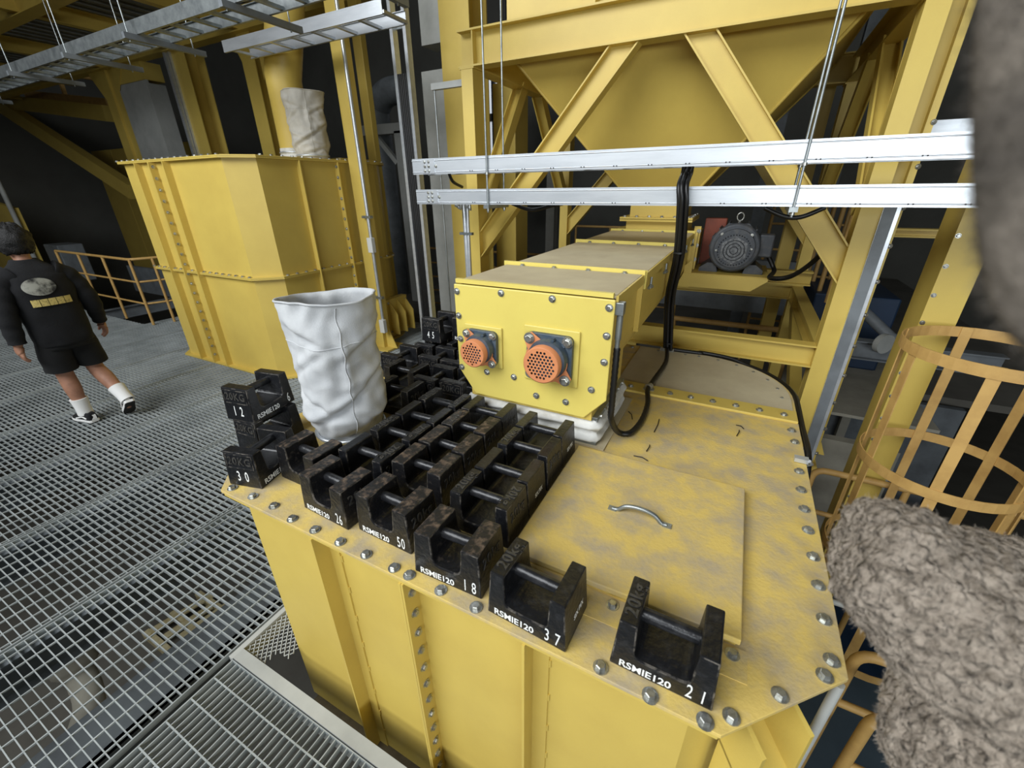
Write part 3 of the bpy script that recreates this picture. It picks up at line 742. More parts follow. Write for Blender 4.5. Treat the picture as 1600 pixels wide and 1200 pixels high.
def bearing(px_c, px_tl, px_br, sc):
    c = PY(*px_c, ce - 0.01); h = 0.093 * sc
    g = MB(); g.box(c.x - h * 1.22, c.x + h * 1.22, ce - .010, ce, c.z - h * 1.22, c.z + h * 1.22); g.build('seat_plate', YELB, cv, bevel=0.006)
    # square four-bolt flange with round boss
    g = MB(); y1 = ce - .010; r = .025
    pts = []
    for sx, sz, a0 in ((1, 1, 0), (-1, 1, PI / 2), (-1, -1, PI), (1, -1, 1.5 * PI)):
        for k in range(5):
            a = a0 + PI / 2 * k / 4; pts.append((c.x + sx * (h - r) + r * math.cos(a), y1, c.z + sz * (h - r) + r * math.sin(a)))
    g.prism(pts, (0, -0.022, 0)); hs = g.build('bearing_housing', HOUS, cv, bevel=0.003)
    g = MB(); g.cyl((c.x, y1 - .02, c.z), (c.x, y1 - .055, c.z), .083 * sc, .076 * sc, 32); g.build('boss', HOUS, hs, bevel=0.002)
    g = MB()
    for sx, sz in ((1, 1), (-1, 1), (-1, -1), (1, -1)): g.bar((c.x + sx * .04 * sc, y1 - .026, c.z + sz * .04 * sc), (c.x + sx * .078 * sc, y1 - .022, c.z + sz * .078 * sc), .016, .010, (0, 1, 0))
    g.bar((c.x + .01, y1 - .03, c.z + .07 * sc), (c.x + .03, y1 - .03, c.z + .082 * sc), .008, .03, (0, 1, 0)); g.build('housing_web', HOUS, hs)
    for sx, sz in ((1, 1), (-1, 1), (-1, -1), (1, -1)): bolt((c.x + sx * h * .80, y1 - .024, c.z + sz * h * .80), (0, -1, 0), hs, sc=1.25 * sc)
    # orange guard, shifted down-left so the housing shows behind it
    gx, gz = c.x - .006, c.z - .010; yb = y1 - .030
    lug = MB()
    d1 = V((c.x - h * .80 - gx, 0, c.z + h * .80 - gz)); d2 = V((c.x + h * .80 - gx, 0, c.z - h * .80 - gz))
    lug.cyl((gx, yb, gz), (gx, yb - .006, gz), .086 * sc, None, 36)
    for d in (d1, d2):
        dn = d.normalized(); sd = V((-dn.z, 0, dn.x)) * .021 * sc; base = V((gx, yb, gz)) + dn * .055 * sc; tip = V((gx, yb, gz)) + d + dn * .014 * sc
        lug.prism([base + sd * 2.0, tip + sd, tip - sd, base - sd * 2.0], (0, -.005, 0))
    gd = lug.build('guard', ORAN, cv, bevel=0.001)
    for d in (d1, d2): bolt(V((gx, yb - .006, gz)) + d, (0, -1, 0), gd, sc=1.3 * sc)
    rim = MB(); n = 40; ro, ri = .072 * sc, .068 * sc; ya, yb2 = yb - .004, yb - .056
    vs = [(gx + rr * math.cos(2 * PI * k / n), yy, gz + rr * math.sin(2 * PI * k / n)) for rr, yy in ((ro, ya), (ro, yb2), (ri, yb2 - .003)) for k in range(n)]
    fs = [(i * n + k, i * n + (k + 1) % n, (i + 1) * n + (k + 1) % n, (i + 1) * n + k) for i in range(2) for k in range(n)]
    rim.add(vs, [f[::-1] for f in fs], True); rim.build('guard_rim', ORAN, gd)
    perforated_disc(ri, yb2 - .003, gx, gz, .0052 * (sc + 1) / 2, .0150 * (sc + 1) / 2, ri * .83, ORAN, 'guard_grille', gd)


bearing((755, 541), None, None, 0.86)
bearing((860, 557), None, None, 1.10)
# sensor on the right side of the end plate
q = V((cx1 + .015, ce + .03, zt - .03)); g = MB(); g.box(cx1 - .002, cx1 + .03, ce + .012, ce + .05, zt - .06, zt - .012); g.build('sensor_bracket', GALV, cv, bevel=.002)
g = MB(); g.cyl((cx1 + .016, ce + .03, zt - .05), (cx1 + .016, ce + .03, zt - .16), .013, None, 12); g.cyl((cx1 + .016, ce + .03, zt - .16), (cx1 + .016, ce + .03, zt - .20), .010, None, 12); g.build('sensor', GALV, cv)

# ---- white fabric bellows under the conveyor outlet
bl = thing('bellows', 'white fabric bellows with clamped metal frames between conveyor and tank', 'bellows', (-0.735, 1.82, T))
ex0, ex1, ey0, ey1 = -1.062, -0.408, 1.572, 2.055
g = MB(); g.box(ex0 - .004, ex1 + .004, ey0 - .004, ey1 + .004, T, T + .022); lf = g.build('lower_frame', GALV, bl, bevel=.002)
g = MB(); g.box(ex0 - .04, ex1 + .045, ey0 - .02, ey1 + .05, T - .0005, T + .006); g.build('base_plate', DUST, bl)
g = MB(); g.box(ex0 + .01, ex1 - .0, ey0 + .006, ey1 - .006, T + .118, T + .140); uf = g.build('upper_frame', GALV, bl, bevel=.002)
for k in range(6): bolt((ex1 + .004, ey0 + .05 + k * .078, T + .012), (1, 0, 0), lf, BOLT_S, sc=1.0); bolt((ex1, ey0 + .05 + k * .078, T + .130), (1, 0, 0), uf, BOLT_S, sc=1.0)
vs = []; fs = []; nper = 96; nv = 18
for j in range(nv + 1):
    v = j / nv; bulge = .016 * math.sin(v * 2 * PI * 1.6 + .4) + .010 * math.sin(PI * v)
    for i in range(nper):
        u = i / nper * 4; k = int(u); f = u - k
        cs = [(ex0, ey0), (ex1, ey0), (ex1, ey1), (ex0, ey1)]
        a, b = cs[k], cs[(k + 1) % 4]; x = a[0] + (b[0] - a[0]) * f; y = a[1] + (b[1] - a[1]) * f
        nx, nyy = ((0, -1), (1, 0), (0, 1), (-1, 0))[k]
        wv = noise.noise(V((x * 14, y * 14, v * 4))) * .012 * math.sin(PI * v)
        cf = 1 - max(0, abs(f - .5) * 2 - .9) * 6
        o = bulge * max(.3, cf) + wv
        x += nx * o + (x - (ex0 + ex1) / 2) * -.0; y += nyy * o
        vs.append((x, y, T + .018 + v * .108))
for j in range(nv):
    for i in range(nper): fs.append((j * nper + i, j * nper + (i + 1) % nper, (j + 1) * nper + (i + 1) % nper, (j + 1) * nper + i))
g = MB(); g.add(vs, fs, True); g.build('fabric', BELL, bl)
# ================================================================ BLOCK WEIGHTS
WL, WW, WH = 0.232, 0.150, 0.152


def weight_mesh(name, post, hf, rc, taper_x, taper_y, m):
    """U-shaped block: solid foot, two posts; tapers towards the top"""
    li = WL / 2 - post - 0.004
    prof = [(-WL / 2, 0), (WL / 2, 0), (WL / 2 - taper_x, WH), (WL / 2 - taper_x - post, WH)]
    a = V((WL / 2 - taper_x - post, WH, 0)); b = V((li - .010, hf, 0)); c = V((-li + .010, hf, 0)); d = V((-(WL / 2 - taper_x - post), WH, 0))
    for p in fillet([a, b, c, d], rc, 5)[1:-1]: prof.append((p.x, p.y))
    prof += [(-(WL / 2 - taper_x - post), WH), (-(WL / 2 - taper_x), WH)]
    n = len(prof); bm = bmesh.new()
    def hy(z): return WW / 2 - taper_y * z / WH
    F = [bm.verts.new((x, -hy(z), z)) for x, z in prof]; B = [bm.verts.new((x, hy(z), z)) for x, z in prof]
    bm.faces.new(F); bm.faces.new(B[::-1])
    for i in range(n): bm.faces.new((F[(i + 1) % n], F[i], B[i], B[(i + 1) % n]))
    bmesh.ops.recalc_face_normals(bm, faces=bm.faces)
    ed = [e for e in bm.edges if len(e.link_faces) == 2 and e.calc_face_angle(0) > 0.6]
    rb = bmesh.ops.bevel(bm, geom=ed, offset=0.0042, segments=2, affect='EDGES', profile=0.6)
    for f in rb['faces']: f.material_index = 1
    for f in bm.faces:
        if f.calc_center_median().z > WH - .001 and f.normal.z > .9: f.material_index = 2
    bmesh.ops.triangulate(bm, faces=[f for f in bm.faces if len(f.verts) > 4])
    for v in bm.verts:
        k = noise.noise(v.co * 30) * 0.0006; v.co += V((k, k, k))
    me = bpy.data.meshes.new(name); bm.to_mesh(me); bm.free()
    for q in (m, EDGE, TOPW if m is IRONW else m): me.materials.append(q)
    return me


W_WIDE = weight_mesh('wide_post_weight', 0.056, 0.056, 0.026, 0.008, 0.006, IRONW)
W_SLIM = weight_mesh('slim_post_weight', 0.041, 0.050, 0.020, 0.010, 0.005, IRON)
def handle_mesh(name, half, z, r):
    g = MB(); g.tube([(-half, 0, z), (-half * .5, 0, z), (half * .5, 0, z), (half, 0, z)], [r, r * 1.04, r * 1.04, r], 14); me = g.mesh(name); me.materials.append(IRONH); return me


H_WIDE = handle_mesh('handle', 0.060, 0.117, 0.0165)
H_SLIM = handle_mesh('handle', 0.074, 0.118, 0.0165)
CODE = text_mesh('RSMIE120', 0.030, 0.98, 0.0007, 0, WPAINT, 1.0)
CAP_TOP = text_mesh('20kg', 0.044, 1.0, 0.0009, 0.0018, MARKI, 1.15)
CAP_END = text_mesh('20KG', 0.046, 0.92, 0.0007, 0.0014, MARKI, 1.1)
CAP_END2 = text_mesh('20kg', 0.050, 0.95, 0.0006, 0.0014, MARKI, 1.1)
MARK = text_mesh('SIX PIX', 0.024, 0.8, 0.0008, 0, WPAINT)
IRON_FRAME = MB()
WGROUP = {}


def weight(x, y, z, rot=0.0, kind='wide', label='', group=None, code=False, num=None, num_end=None, top=None, ends=False, mark=False, gap=' '):
    t = thing('block_weight', label, 'weight', (x, y, z), group); t['_w'] = (0, 0, 0)
    t.rotation_euler = (0, 0, math.radians(rot))
    wide = kind == 'wide'
    o = bpy.data.objects.new('body', W_WIDE if wide else W_SLIM); COL.objects.link(o); o.parent = t
    h = bpy.data.objects.new('handle', H_WIDE if wide else H_SLIM); COL.objects.link(h); h.parent = t
    ty = 0.006 if wide else 0.005; tx = 0.008 if wide else 0.010; post = 0.056 if wide else 0.041
    up = V((0, ty / WH, 1))
    if code: put_text(CODE, 'painted_code', frame_m((-0.034, -WW / 2 + ty * .018 / WH - .0009, 0.018), (1, 0, 0), up), o)
    if num:
        s = text_mesh(num, 0.060, 0.52, 0.0003, 0, WPAINT, 1.15)
        put_text(s, 'painted_number', frame_m((0.078, -WW / 2 + ty * .024 / WH - .0009, 0.030), (1, 0, 0), up), o)
    eup = V((tx / WH, 0, 1)); fup = V((-tx / WH, 0, 1))
    if ends:
        put_text(CAP_END, 'raised_mark', frame_m((-WL / 2 + tx * .112 / WH - .0006, 0, 0.112), (0, -1, 0), eup), o)
        g = MB(); 
        for a, b in (((-.06, .083), (.06, .083)), ((-.06, .141), (.06, .141)), ((-.06, .083), (-.06, .141)), ((.06, .083), (.06, .141))):
            g.bar((-WL / 2 + tx * a[1] / WH, a[0], a[1]), (-WL / 2 + tx * b[1] / WH, b[0], b[1]), .003, .003, (1, 0, 0))
        me = g.mesh('raised_border') if 'bd' not in WGROUP else WGROUP['bd']
        if 'bd' not in WGROUP: me.materials.append(EDGE); WGROUP['bd'] = me
        q = bpy.data.objects.new('raised_border', me); COL.objects.link(q); q.parent = o
    if (not ends or wide) and not mark:
        put_text(CAP_END2, 'raised_mark', frame_m((WL / 2 - tx * .10 / WH + .0006, 0, 0.10), (0, 1, 0), fup), o)
    if num_end:
        s = text_mesh(num_end, 0.062, 0.55, 0.0005, 0, WPAINT, 1.3)
        put_text(s, 'painted_number', frame_m((-WL / 2 + tx * .045 / WH - .0009, 0, 0.045), (0, -1, 0), eup), o)
    if top in ('L', 'B'):
        put_text(CAP_TOP, 'raised_mark', frame_m((-(WL / 2 - tx - post / 2), 0, WH + .0004), (0, 1, 0), (-1, 0, 0)), o)
    if top in ('R', 'B'):
        put_text(CAP_TOP, 'raised_mark', frame_m(((WL / 2 - tx - post / 2), 0, WH + .0004), (0, -1, 0), (1, 0, 0)), o)
    if mark: put_text(MARK, 'painted_mark', frame_m((WL / 2 - tx * .06 / WH + .0009, 0.01, 0.06), (0, 1, 0), fup), o)
    return t


# numbered weights along the front edge (x centre, front y)
fy = 0.655 + WW / 2
weight(0.023, fy + .016, T, -1.0, 'slim', 'black block weight painted number 21, alone at the clipped corner of the tank', code=True, num='2 1', top='L')
weight(-0.308, fy - .005, T, -3.0, 'slim', 'black block weight painted number 37, between the weights numbered 18 and 21', code=True, num='3 7', top='L', mark=True)
weight(-0.578, fy + .020, T, 1.5, 'wide', 'black block weight painted number 18 with rust-worn post tops', code=True, num='1 8')
weight(-0.856, fy + .062, T, -1.5, 'wide', 'black block weight painted number 50 with chipped post tops', code=True, num='50')
weight(-1.116, fy + .050, T, -2.5, 'wide', 'black block weight painted number 26 with bare metal chips on its post tops', code=True, num='26')
weight(-1.357, 0.865, T, -1.0, 'wide', 'black block weight without visible number directly in front of the canvas sleeve')
GA, GB, GC = 'weights packed beside the hatch', 'weights packed between the hatch row and the sleeve row', 'weights packed beside the canvas sleeve'
LA = 'unnumbered black block weight in the packed row against the hatch cover'
LB = 'unnumbered black block weight in the middle row behind the weight numbered 50'
LC = 'unnumbered black block weight in the row behind the weight numbered 26'
ORD = ('first', 'second', 'third', 'fourth')
for i, (y, k, tp) in enumerate(((0.948, 'slim', 'B'), (1.100, 'slim', None), (1.268, 'slim', 'L'), (1.422, 'slim', None))):
    weight(-0.590, y, T, random.uniform(-.8, .8), k, '%s black block weight behind number 18, in the row against the hatch cover' % ORD[i], GA, top=tp, mark=(y in (1.100, 1.422)))
for i, (y, k, tp) in enumerate(((0.993, 'wide', None), (1.146, 'wide', None), (1.300, 'wide', 'L'), (1.452, 'slim', None))):
    weight(-0.880, y, T, random.uniform(-.8, .8), k, '%s black block weight behind number 50, in the middle packed row' % ORD[i], GB, top=tp)
for i, (y, k, tp) in enumerate(((0.960, 'slim', 'R'), (1.125, 'slim', 'B'), (1.279, 'slim', None), (1.440, 'slim', 'B'))):
    weight(-1.118, y, T, random.uniform(-.8, .8), k, '%s black block weight behind number 26, in the row beside the canvas sleeve' % ORD[i], GC, top=tp)
# left stack
weight(-1.573, 0.800, T, 104, 'slim', 'black block weight painted 30 on the tank edge before the two-high stack', code=True, num_end='3 0', ends=True)
weight(-1.772, 0.965, T, 93, 'slim', 'black block weight lying under the weight painted 12', ends=True)
weight(-1.790, 0.968, T + WH, 100, 'slim', 'black block weight painted 12, upper one of the two-high stack by the sleeve', code=True, num=' 6', num_end='1 2', ends=True)
# far cluster behind the sleeve
GF = 'weights crowded behind the canvas sleeve'
LF = 'black block weight in the jumbled cluster behind the canvas sleeve'
for x, y, r, lab in ((-1.341, 1.665, 90, 'black block weight lying end-on behind the last weight of the sleeve row'),
                     (-1.187, 1.690, 91, 'black block weight lying end-on against the left side of the bellows'),
                     (-1.420, 1.465, 1, 'black block weight touching the back of the canvas sleeve'),
                     (-1.550, 1.672, 0, 'black block weight lying crosswise behind the one touching the sleeve'),
                     (-1.515, 1.925, 90, 'black block weight end-on in front of the stacked coded weight, nearer the sleeve'),
                     (-1.355, 1.925, 89, 'black block weight end-on in front of the stacked coded weight, nearer the bellows'),
                     (-1.745, 1.850, 90, 'black block weight end-on at the tank edge before the weight numbered 45'),
                     (-1.675, 2.085, 90, 'black block weight directly below the stacked one painted 45'),
                     (-1.450, 2.140, 0, 'black block weight carrying the coded weight beside number 45'),
                     (-1.675, 2.325, 90, 'black block weight low behind the stack of number 45'),
                     (-1.450, 2.300, 0, 'black block weight low behind the stacked coded weight')):
    weight(x, y, T, r, 'slim', lab, GF, ends=(r > 45), top='L' if r < 45 and y < 2 else None)
weight(-1.662, 2.165, T + WH, 90, 'slim', 'black block weight painted 45 stacked on the cluster beside the conveyor', num_end='4 5', ends=True)
weight(-1.445, 2.215, T + WH, 0, 'slim', 'black block weight with painted code stacked right beside the weight numbered 45', code=True)
weight(-1.52, 2.395, T + WH, 2, 'slim', 'black block weight stacked behind the weight numbered 45')

# ================================================================ HOPPER FRAME
fr = thing('steel_gantry', 'welded yellow steel frame of posts, beams and diagonal braces carrying the hopper', 'steel frame', (-0.735, 3.4, 0))
YF, YB = 3.35, 5.55
for X, zt_ in ((-2.17, 2.90), (0.60, 2.90)):
    for Yy in (YF, YB):
        g = MB(); g.box(X, X + .105, Yy, Yy + .012, -0.9, zt_); g.build('post_flange', YEL, fr)
        g = MB(); g.box(X, X + .105, Yy + .14, Yy + .152, -0.9, zt_); g.build('post_flange', YEL, fr)
        g = MB(); g.box(X + .001, X + .104, Yy + .012, Yy + .14, -0.9, zt_); g.build('post_web', YEL, fr)
        g = MB(); g.box(X - .012, X + .117, Yy - .004, Yy + .156, zt_ - .012, zt_); g.build('post_cap', YEL, fr)
for Yy in (YF + .06, YB + .06):
    g = MB(); g.ibeam((-2.19, Yy, 3.015), (0.72, Yy, 3.015), 0.232, 0.13); g.build('top_beam', YEL, fr)
    g = MB(); g.ibeam((-2.08, Yy, 0.968), (0.60, Yy, 0.968), 0.158, 0.10); g.build('low_beam', YEL, fr)
for X in (-2.12, 0.65):
    g = MB(); g.ibeam((X, YF + .1, 3.0), (X, YB, 3.0), 0.20, 0.12); g.build('side_beam', YEL, fr)
    g = MB(); g.ibeam((X, YF + .15, 0.968), (X, YB, 0.968), 0.15, 0.10); g.build('side_low_beam', YEL, fr)
    for s_ in (0, 1):
        a = V((X, YF + .17 if s_ == 0 else YB - .02, 1.9)); b = V((X, YF + .95 if s_ == 0 else YB - .85, 2.92)); g = MB(); g.ibeam(a, b, 0.11, 0.10, (1, 0, 0)); g.build('side_brace', YEL, fr)
    a = V((X, YF + .17, 0.25)); b = V((X, YB - .3, 0.9)); g = MB(); g.bar(a, b, 0.09, 0.12); g.build('low_side_brace', YEL, fr)
# stiffener at the beam's left end
for X in (-2.06, 0.5):
    g = MB(); g.box(X - .005, X + .005, YF, YF + .06, 2.91, 3.12); g.build('web_stiffener', YEL, fr)


def front_brace(Y, a, b, x_cut, z_cut, h=.15):
    # wide-flange brace seen web-on, cut level under the beam and plumb at the post
    d = V((b[0] - a[0], b[1] - a[1])).normalized(); n = V((-d.y, d.x)); g = MB()

    def pt(o, end):
        s = (z_cut - a[1] - n.y * o) / d.y if end else (x_cut - a[0] - n.x * o) / d.x
        return V((a[0] + n.x * o + d.x * s, 0, a[1] + n.y * o + d.y * s))
    for o0, o1, y0, y1 in ((-h / 2 + .009, h / 2 - .009, Y - .005, Y + .005), (-h / 2, -h / 2 + .010, Y - .05, Y + .05), (h / 2 - .010, h / 2, Y - .05, Y + .05)):
        P = [pt(o0, 0), pt(o0, 1), pt(o1, 1), pt(o1, 0)]
        g.prism([V((p.x, y0, p.z)) for p in P], (0, y1 - y0, 0))
    return g


for Y in (YF + .065, YB + .065):
    front_brace(Y, (-2.10, 1.56), (-0.915, 2.90), -2.066, 2.90).build('brace', YEL, fr)
    front_brace(Y, (0.625, 1.56), (-0.45, 2.90), 0.601, 2.90).build('brace', YEL, fr)

# ---- hopper: bin above, pyramid below, outlet on the conveyor
hp = thing('hopper', 'big yellow pyramid hopper narrowing onto the end of the conveyor', 'hopper', (-0.72, 4.45, 1.7))
tp = [(-1.88, 3.56), (0.46, 3.56), (0.46, 5.38), (-1.88, 5.38)]; bt = [(-0.955, 4.22), (-0.475, 4.22), (-0.475, 4.68), (-0.955, 4.68)]
for i in range(4):
    a, b, c_, d_ = tp[i], tp[(i + 1) % 4], bt[(i + 1) % 4], bt[i]
    P = [V((a[0], a[1], 3.02)), V((b[0], b[1], 3.02)), V((c_[0], c_[1], 1.93)), V((d_[0], d_[1], 1.93))]
    nrm = (P[1] - P[0]).cross(P[3] - P[0]).normalized()
    g = MB(); g.prism(P, nrm * 0.008); g.build('cone_panel', YEL, hp)
    g = MB(); g.prism([(a[0], a[1], 3.02), (b[0], b[1], 3.02), (b[0], b[1], 6.2), (a[0], a[1], 6.2)], (0, 0.008 if i % 2 == 0 else 0, 0)) if i % 2 == 0 else g.prism([(a[0], a[1], 3.02), (b[0], b[1], 3.02), (b[0], b[1], 6.2), (a[0], a[1], 6.2)], (0.008, 0, 0)); g.build('bin_wall', YEL, hp)
    g = MB(); g.tube([P[0], P[3]], 0.012, 6); g.build('corner_weld', YEL, hp)
for X in (-1.2, -0.2):
    g = MB(); g.box(X - .04, X + .04, 3.48, 3.56, 3.14, 6.2); g.build('bin_rib', YEL, hp)
g = MB(); g.box(-0.955, -0.475, 4.22, 4.68, 1.80, 1.94); g.build('outlet_spout', YEL, hp)
for z in (1.775, 1.795):
    g = MB(); g.box(-1.03, -0.40, 4.15, 4.75, z - .008, z + .008); of = g.build('outlet_flange', YEL, hp)
for k in range(6): bolt((-0.99 + k * .11, 4.17, 1.803), (0, 0, 1), of, sc=1.2); bolt((-0.42, 4.2 + k * .1, 1.803), (0, 0, 1), of, sc=1.2)
g = MB(); g.box(-0.98, -0.45, 4.215, 4.7, 1.675, 1.77); g.build('inlet_neck', YEL, hp)

# ---- motor on its bracket
mt = thing('electric_motor', 'dark grey electric motor with round fan cover, lifting eye and terminal box', 'motor', (-0.04, 4.4, 1.36))
mc = V((-0.035, 4.12, 1.575)); R = .195
g = MB(); g.tube([mc + V((0, .46, 0)), mc + V((0, .08, 0)), mc + V((0, .07, 0)), mc + V((0, .018, 0)), mc + V((0, .012, 0))], [R * .86, R * .86, R, R, R * .92], 40); g.build('frame', MOTOR, mt)
g = MB(); n = 8; g.prism([mc + V((R * 1.05 * math.cos(PI / 8 + k * PI / 4), .09, R * 1.05 * math.sin(PI / 8 + k * PI / 4))) for k in range(n)], (0, .02, 0)); g.build('end_shield', MOTOR, mt)
for k in range(16):
    a = 2 * PI * k / 16; g = MB(); d = V((math.cos(a), 0, math.sin(a))); g.bar(mc + d * R * .92 + V((0, .1, 0)), mc + d * R * .92 + V((0, .44, 0)), .010, .05, d); g.build('cooling_fin', MOTOR, mt)
yy = mc.y - .016
g = MB(); g.tube([(mc.x, mc.y + .012, mc.z), (mc.x, yy - .006, mc.z)], [R * .80, R * .78], 40, caps=False); cov = g.build('fan_cover', MOTOR, mt)
bm = bmesh.new(); eds = []
for hx, hz, hr, hn in [(mc.x, mc.z, R * .78, 40)] + [(mc.x + .122 * math.cos(2 * PI * k / 36), mc.z - .015 + .122 * math.sin(2 * PI * k / 36), .0055, 8) for k in range(36)]:
    ring_ = [bm.verts.new(V((hx + hr * math.cos(2 * PI * k / hn), yy - .006, hz + hr * math.sin(2 * PI * k / hn))) - V(cov['_w'])) for k in range(hn)]
    for k in range(hn): eds.append(bm.edges.new((ring_[k], ring_[(k + 1) % hn])))
bmesh.ops.triangle_fill(bm, use_beauty=True, use_dissolve=False, edges=eds, normal=(0, -1, 0))
vm = bpy.data.meshes.new('vent_plate'); bm.to_mesh(vm); bm.free(); vm.materials.append(MOTOR)
vp = bpy.data.objects.new('vent_plate', vm); COL.objects.link(vp); vp.parent = cov
g = MB(); g.prism([(mc.x + .112 * math.cos(PI / 2 + k * PI / 3), yy - .005, mc.z - .015 + .112 * math.sin(PI / 2 + k * PI / 3)) for k in range(6)], (0, -.004, 0)); g.build('grille_plate', mat('grille_grey', (122, 124, 126), .5, .4, (84, 86, 88), 60, .4, .6), cov)
g = MB()
for rr in (.030, .055, .080):
    g.tube([(mc.x + rr * math.cos(k * PI / 12), yy - .010, mc.z - .015 + rr * math.sin(k * PI / 12)) for k in range(24)], .0035, 5, closed=True)
g.build('grille_ring', DARKM, cov)
for sx, sz in ((-.11, .11), (.11, .11), (-.135, -.02), (.13, .0)): bolt((mc.x + sx, yy - .001, mc.z + sz), (0, -1, 0), mt, BOLT_S, sc=1.1)
g = MB(); g.tube([(mc.x + .025 * math.cos(k * PI / 10), mc.y + .12, mc.z + R + .045 + .032 * math.sin(k * PI / 10)) for k in range(20)], .006, 6, closed=True); g.cyl((mc.x, mc.y + .12, mc.z + R - .02), (mc.x, mc.y + .12, mc.z + R + .02), .012, None, 8); g.build('lifting_eye', ZINC, mt)
g = MB(); g.box(mc.x + R - .02, mc.x + R + .09, mc.y + .05, mc.y + .19, mc.z - .07, mc.z + .11); g.build('terminal_box', MOTOR, mt, bevel=.012)
for sx in (-1, 1):
    g = MB(); g.prism([(mc.x + sx * .10, mc.y + .05, 1.365), (mc.x + sx * .25, mc.y + .05, 1.365), (mc.x + sx * .25, mc.y + .05, 1.395), (mc.x + sx * .19, mc.y + .05, 1.44), (mc.x + sx * .12, mc.y + .05, 1.44)], (0, .30, 0)); ft = g.build('foot', MOTOR, mt)
    bolt((mc.x + sx * .215, mc.y + .08, 1.395), (0, 0, 1), ft, sc=1.3)
br = thing('motor_bracket', 'yellow folded steel bracket with clipped corner carrying the dark motor', 'bracket', (-0.04, 4.2, 1.24))
g = MB(); g.box(-0.33, 0.26, 4.05, 4.72, 1.350, 1.364); g.build('shelf', YEL, br)
g = MB(); g.prism([(-0.394, 4.05, 1.36), (0.26, 4.05, 1.36), (0.26, 4.05, 1.335), (0.15, 4.05, 1.245), (-0.44, 4.05, 1.245)], (0, -.012, 0)); g.build('apron', YEL, br)
g = MB(); g.prism([(-0.394, 4.045, 1.355), (-0.33, 4.045, 1.355), (-0.33, 4.045, 1.44), (-0.345, 4.045, 1.47), (-0.394, 4.045, 1.42)], (0, .012, 0)); g.build('gusset', YEL, br)
g = MB(); g.ibeam((0.2, 4.55, 1.3), (0.62, 4.55, 1.3), .12, .1); g.build('tie_beam', YEL, br)
g = MB(); g.box(-0.325, -0.14, 4.576, 4.70, 1.362, 1.78); tag(g.build('gearbox', REDB, bevel=.01), 'red-brown gearbox housing between conveyor and dark motor', 'gearbox')

# ================================================================ CABLE TRAYS IN FRONT OF THE HOPPER
def bright_tray(name, label, x0, x1, yA, yB, z0, z1):
    t = thing(name, label, 'cable tray', (x0, yA, z0))
    for y, sg in ((yA, 1), (yB, -1)):
        g = MB(); g.box(x0, x1, y - .0015, y + .0015, z0 + .004, z1 - .004)
        g.box(x0, x1, min(y, y + sg * .022), max(y, y + sg * .022), z1 - .004, z1); g.box(x0, x1, min(y, y + sg * .022), max(y, y + sg * .022), z0, z0 + .004)
        r_ = g.build('side_rail', ALU, t)
        if sg > 0:
            for zz in (z0 + .014, z1 - .014):
                g = MB(); g.tube([(x0, y - .002, zz), (x1, y - .002, zz)], .0035, 6); g.build('rolled_bead', ALU, r_)
            g = MB(); x = x0 + .5
            while x < x1:
                for dx in (0, .018): g.cyl((x + dx, y - .0062, z0 + .014), (x + dx, y - .004, z0 + .014), .0038, None, 8)
                x += .20
            g.build('rivet', DARKM, r_)
            g = MB(); g.box(x0 + .09, x0 + .20, y - .006, y - .0015, z0 + .006, z1 - .006); sp = g.build('splice_plate', ALU, r_)
            for i in range(2):
                for j in range(3): bolt((x0 + .115 + i * .035, y - .006, z0 + .022 + j * (z1 - z0 - .044) / 2), (0, -1, 0), sp, BOLT_S, sc=.9)
            bolt((x0 + .21, y - .002, (z0 + z1) / 2), (0, -1, 0), sp, BOLT_S, sc=1.0)
    x = x0 + .02
    while x < x1:
        g = MB(); g.box(x - .018, x + .018, yA, yB, z0 + .008, z0 + .03); g.build('rung', ALU, t); x += .25
    return t


YT = 2.75
bright_tray('cable_tray', 'upper of the two bright metal cable trays crossing before the hopper', -2.245, 2.6, YT, YT + .20, 2.150, 2.252)
bright_tray('cable_tray', 'lower of the two bright metal cable trays crossing before the hopper', -2.235, 2.6, YT, YT + .20, 1.950, 2.050)


def hanger(label, pxa, group):
    X = PY(*pxa, YT - .012).x
    h = thing('tray_hanger', label, 'hanger', (X, YT + .1, 1.9))
    g = MB(); g.box(X - .02, X + .02, YT - .04, YT + .26, 1.925, 1.949); g.build('strut_bar', GALV, h)
    g = MB(); g.box(X - .02, X + .02, YT - .06, YT + .30, 3.42, 3.46); g.build('top_strut', GALV, h)
    for y in (YT - .014, YT + .225):
        g = MB(); g.cyl((X, y, 1.90), (X, y, 3.45), .0065, None, 8); rd = g.build('rod', GALV, h)
        for z in (1.918, 2.145):
            g = MB(); g.cyl((X, y, z - .008), (X, y, z + .006), .013, None, 6); g.build('nut', ZINC, rd)
    return h


hanger('pair of thin threaded rods holding the trays near their left end', (757, 150), None)
hanger('pair of thin threaded rods holding the trays in front of the right brace', (1265, 225), None)
h = thing('wall_strut', 'short grey strut with a drop rod on the left end of the hopper frame', 'strut', (-2.35, 3.4, 2.8))
g = MB(); g.box(-2.52, -2.18, 3.42, 3.46, 2.80, 2.845); g.build('strut_bar', LGREY, h)
g = MB(); g.cyl((-2.50, 3.44, 0.2), (-2.50, 3.44, 2.82), .007, None, 6); g.build('rod', GALV, h)
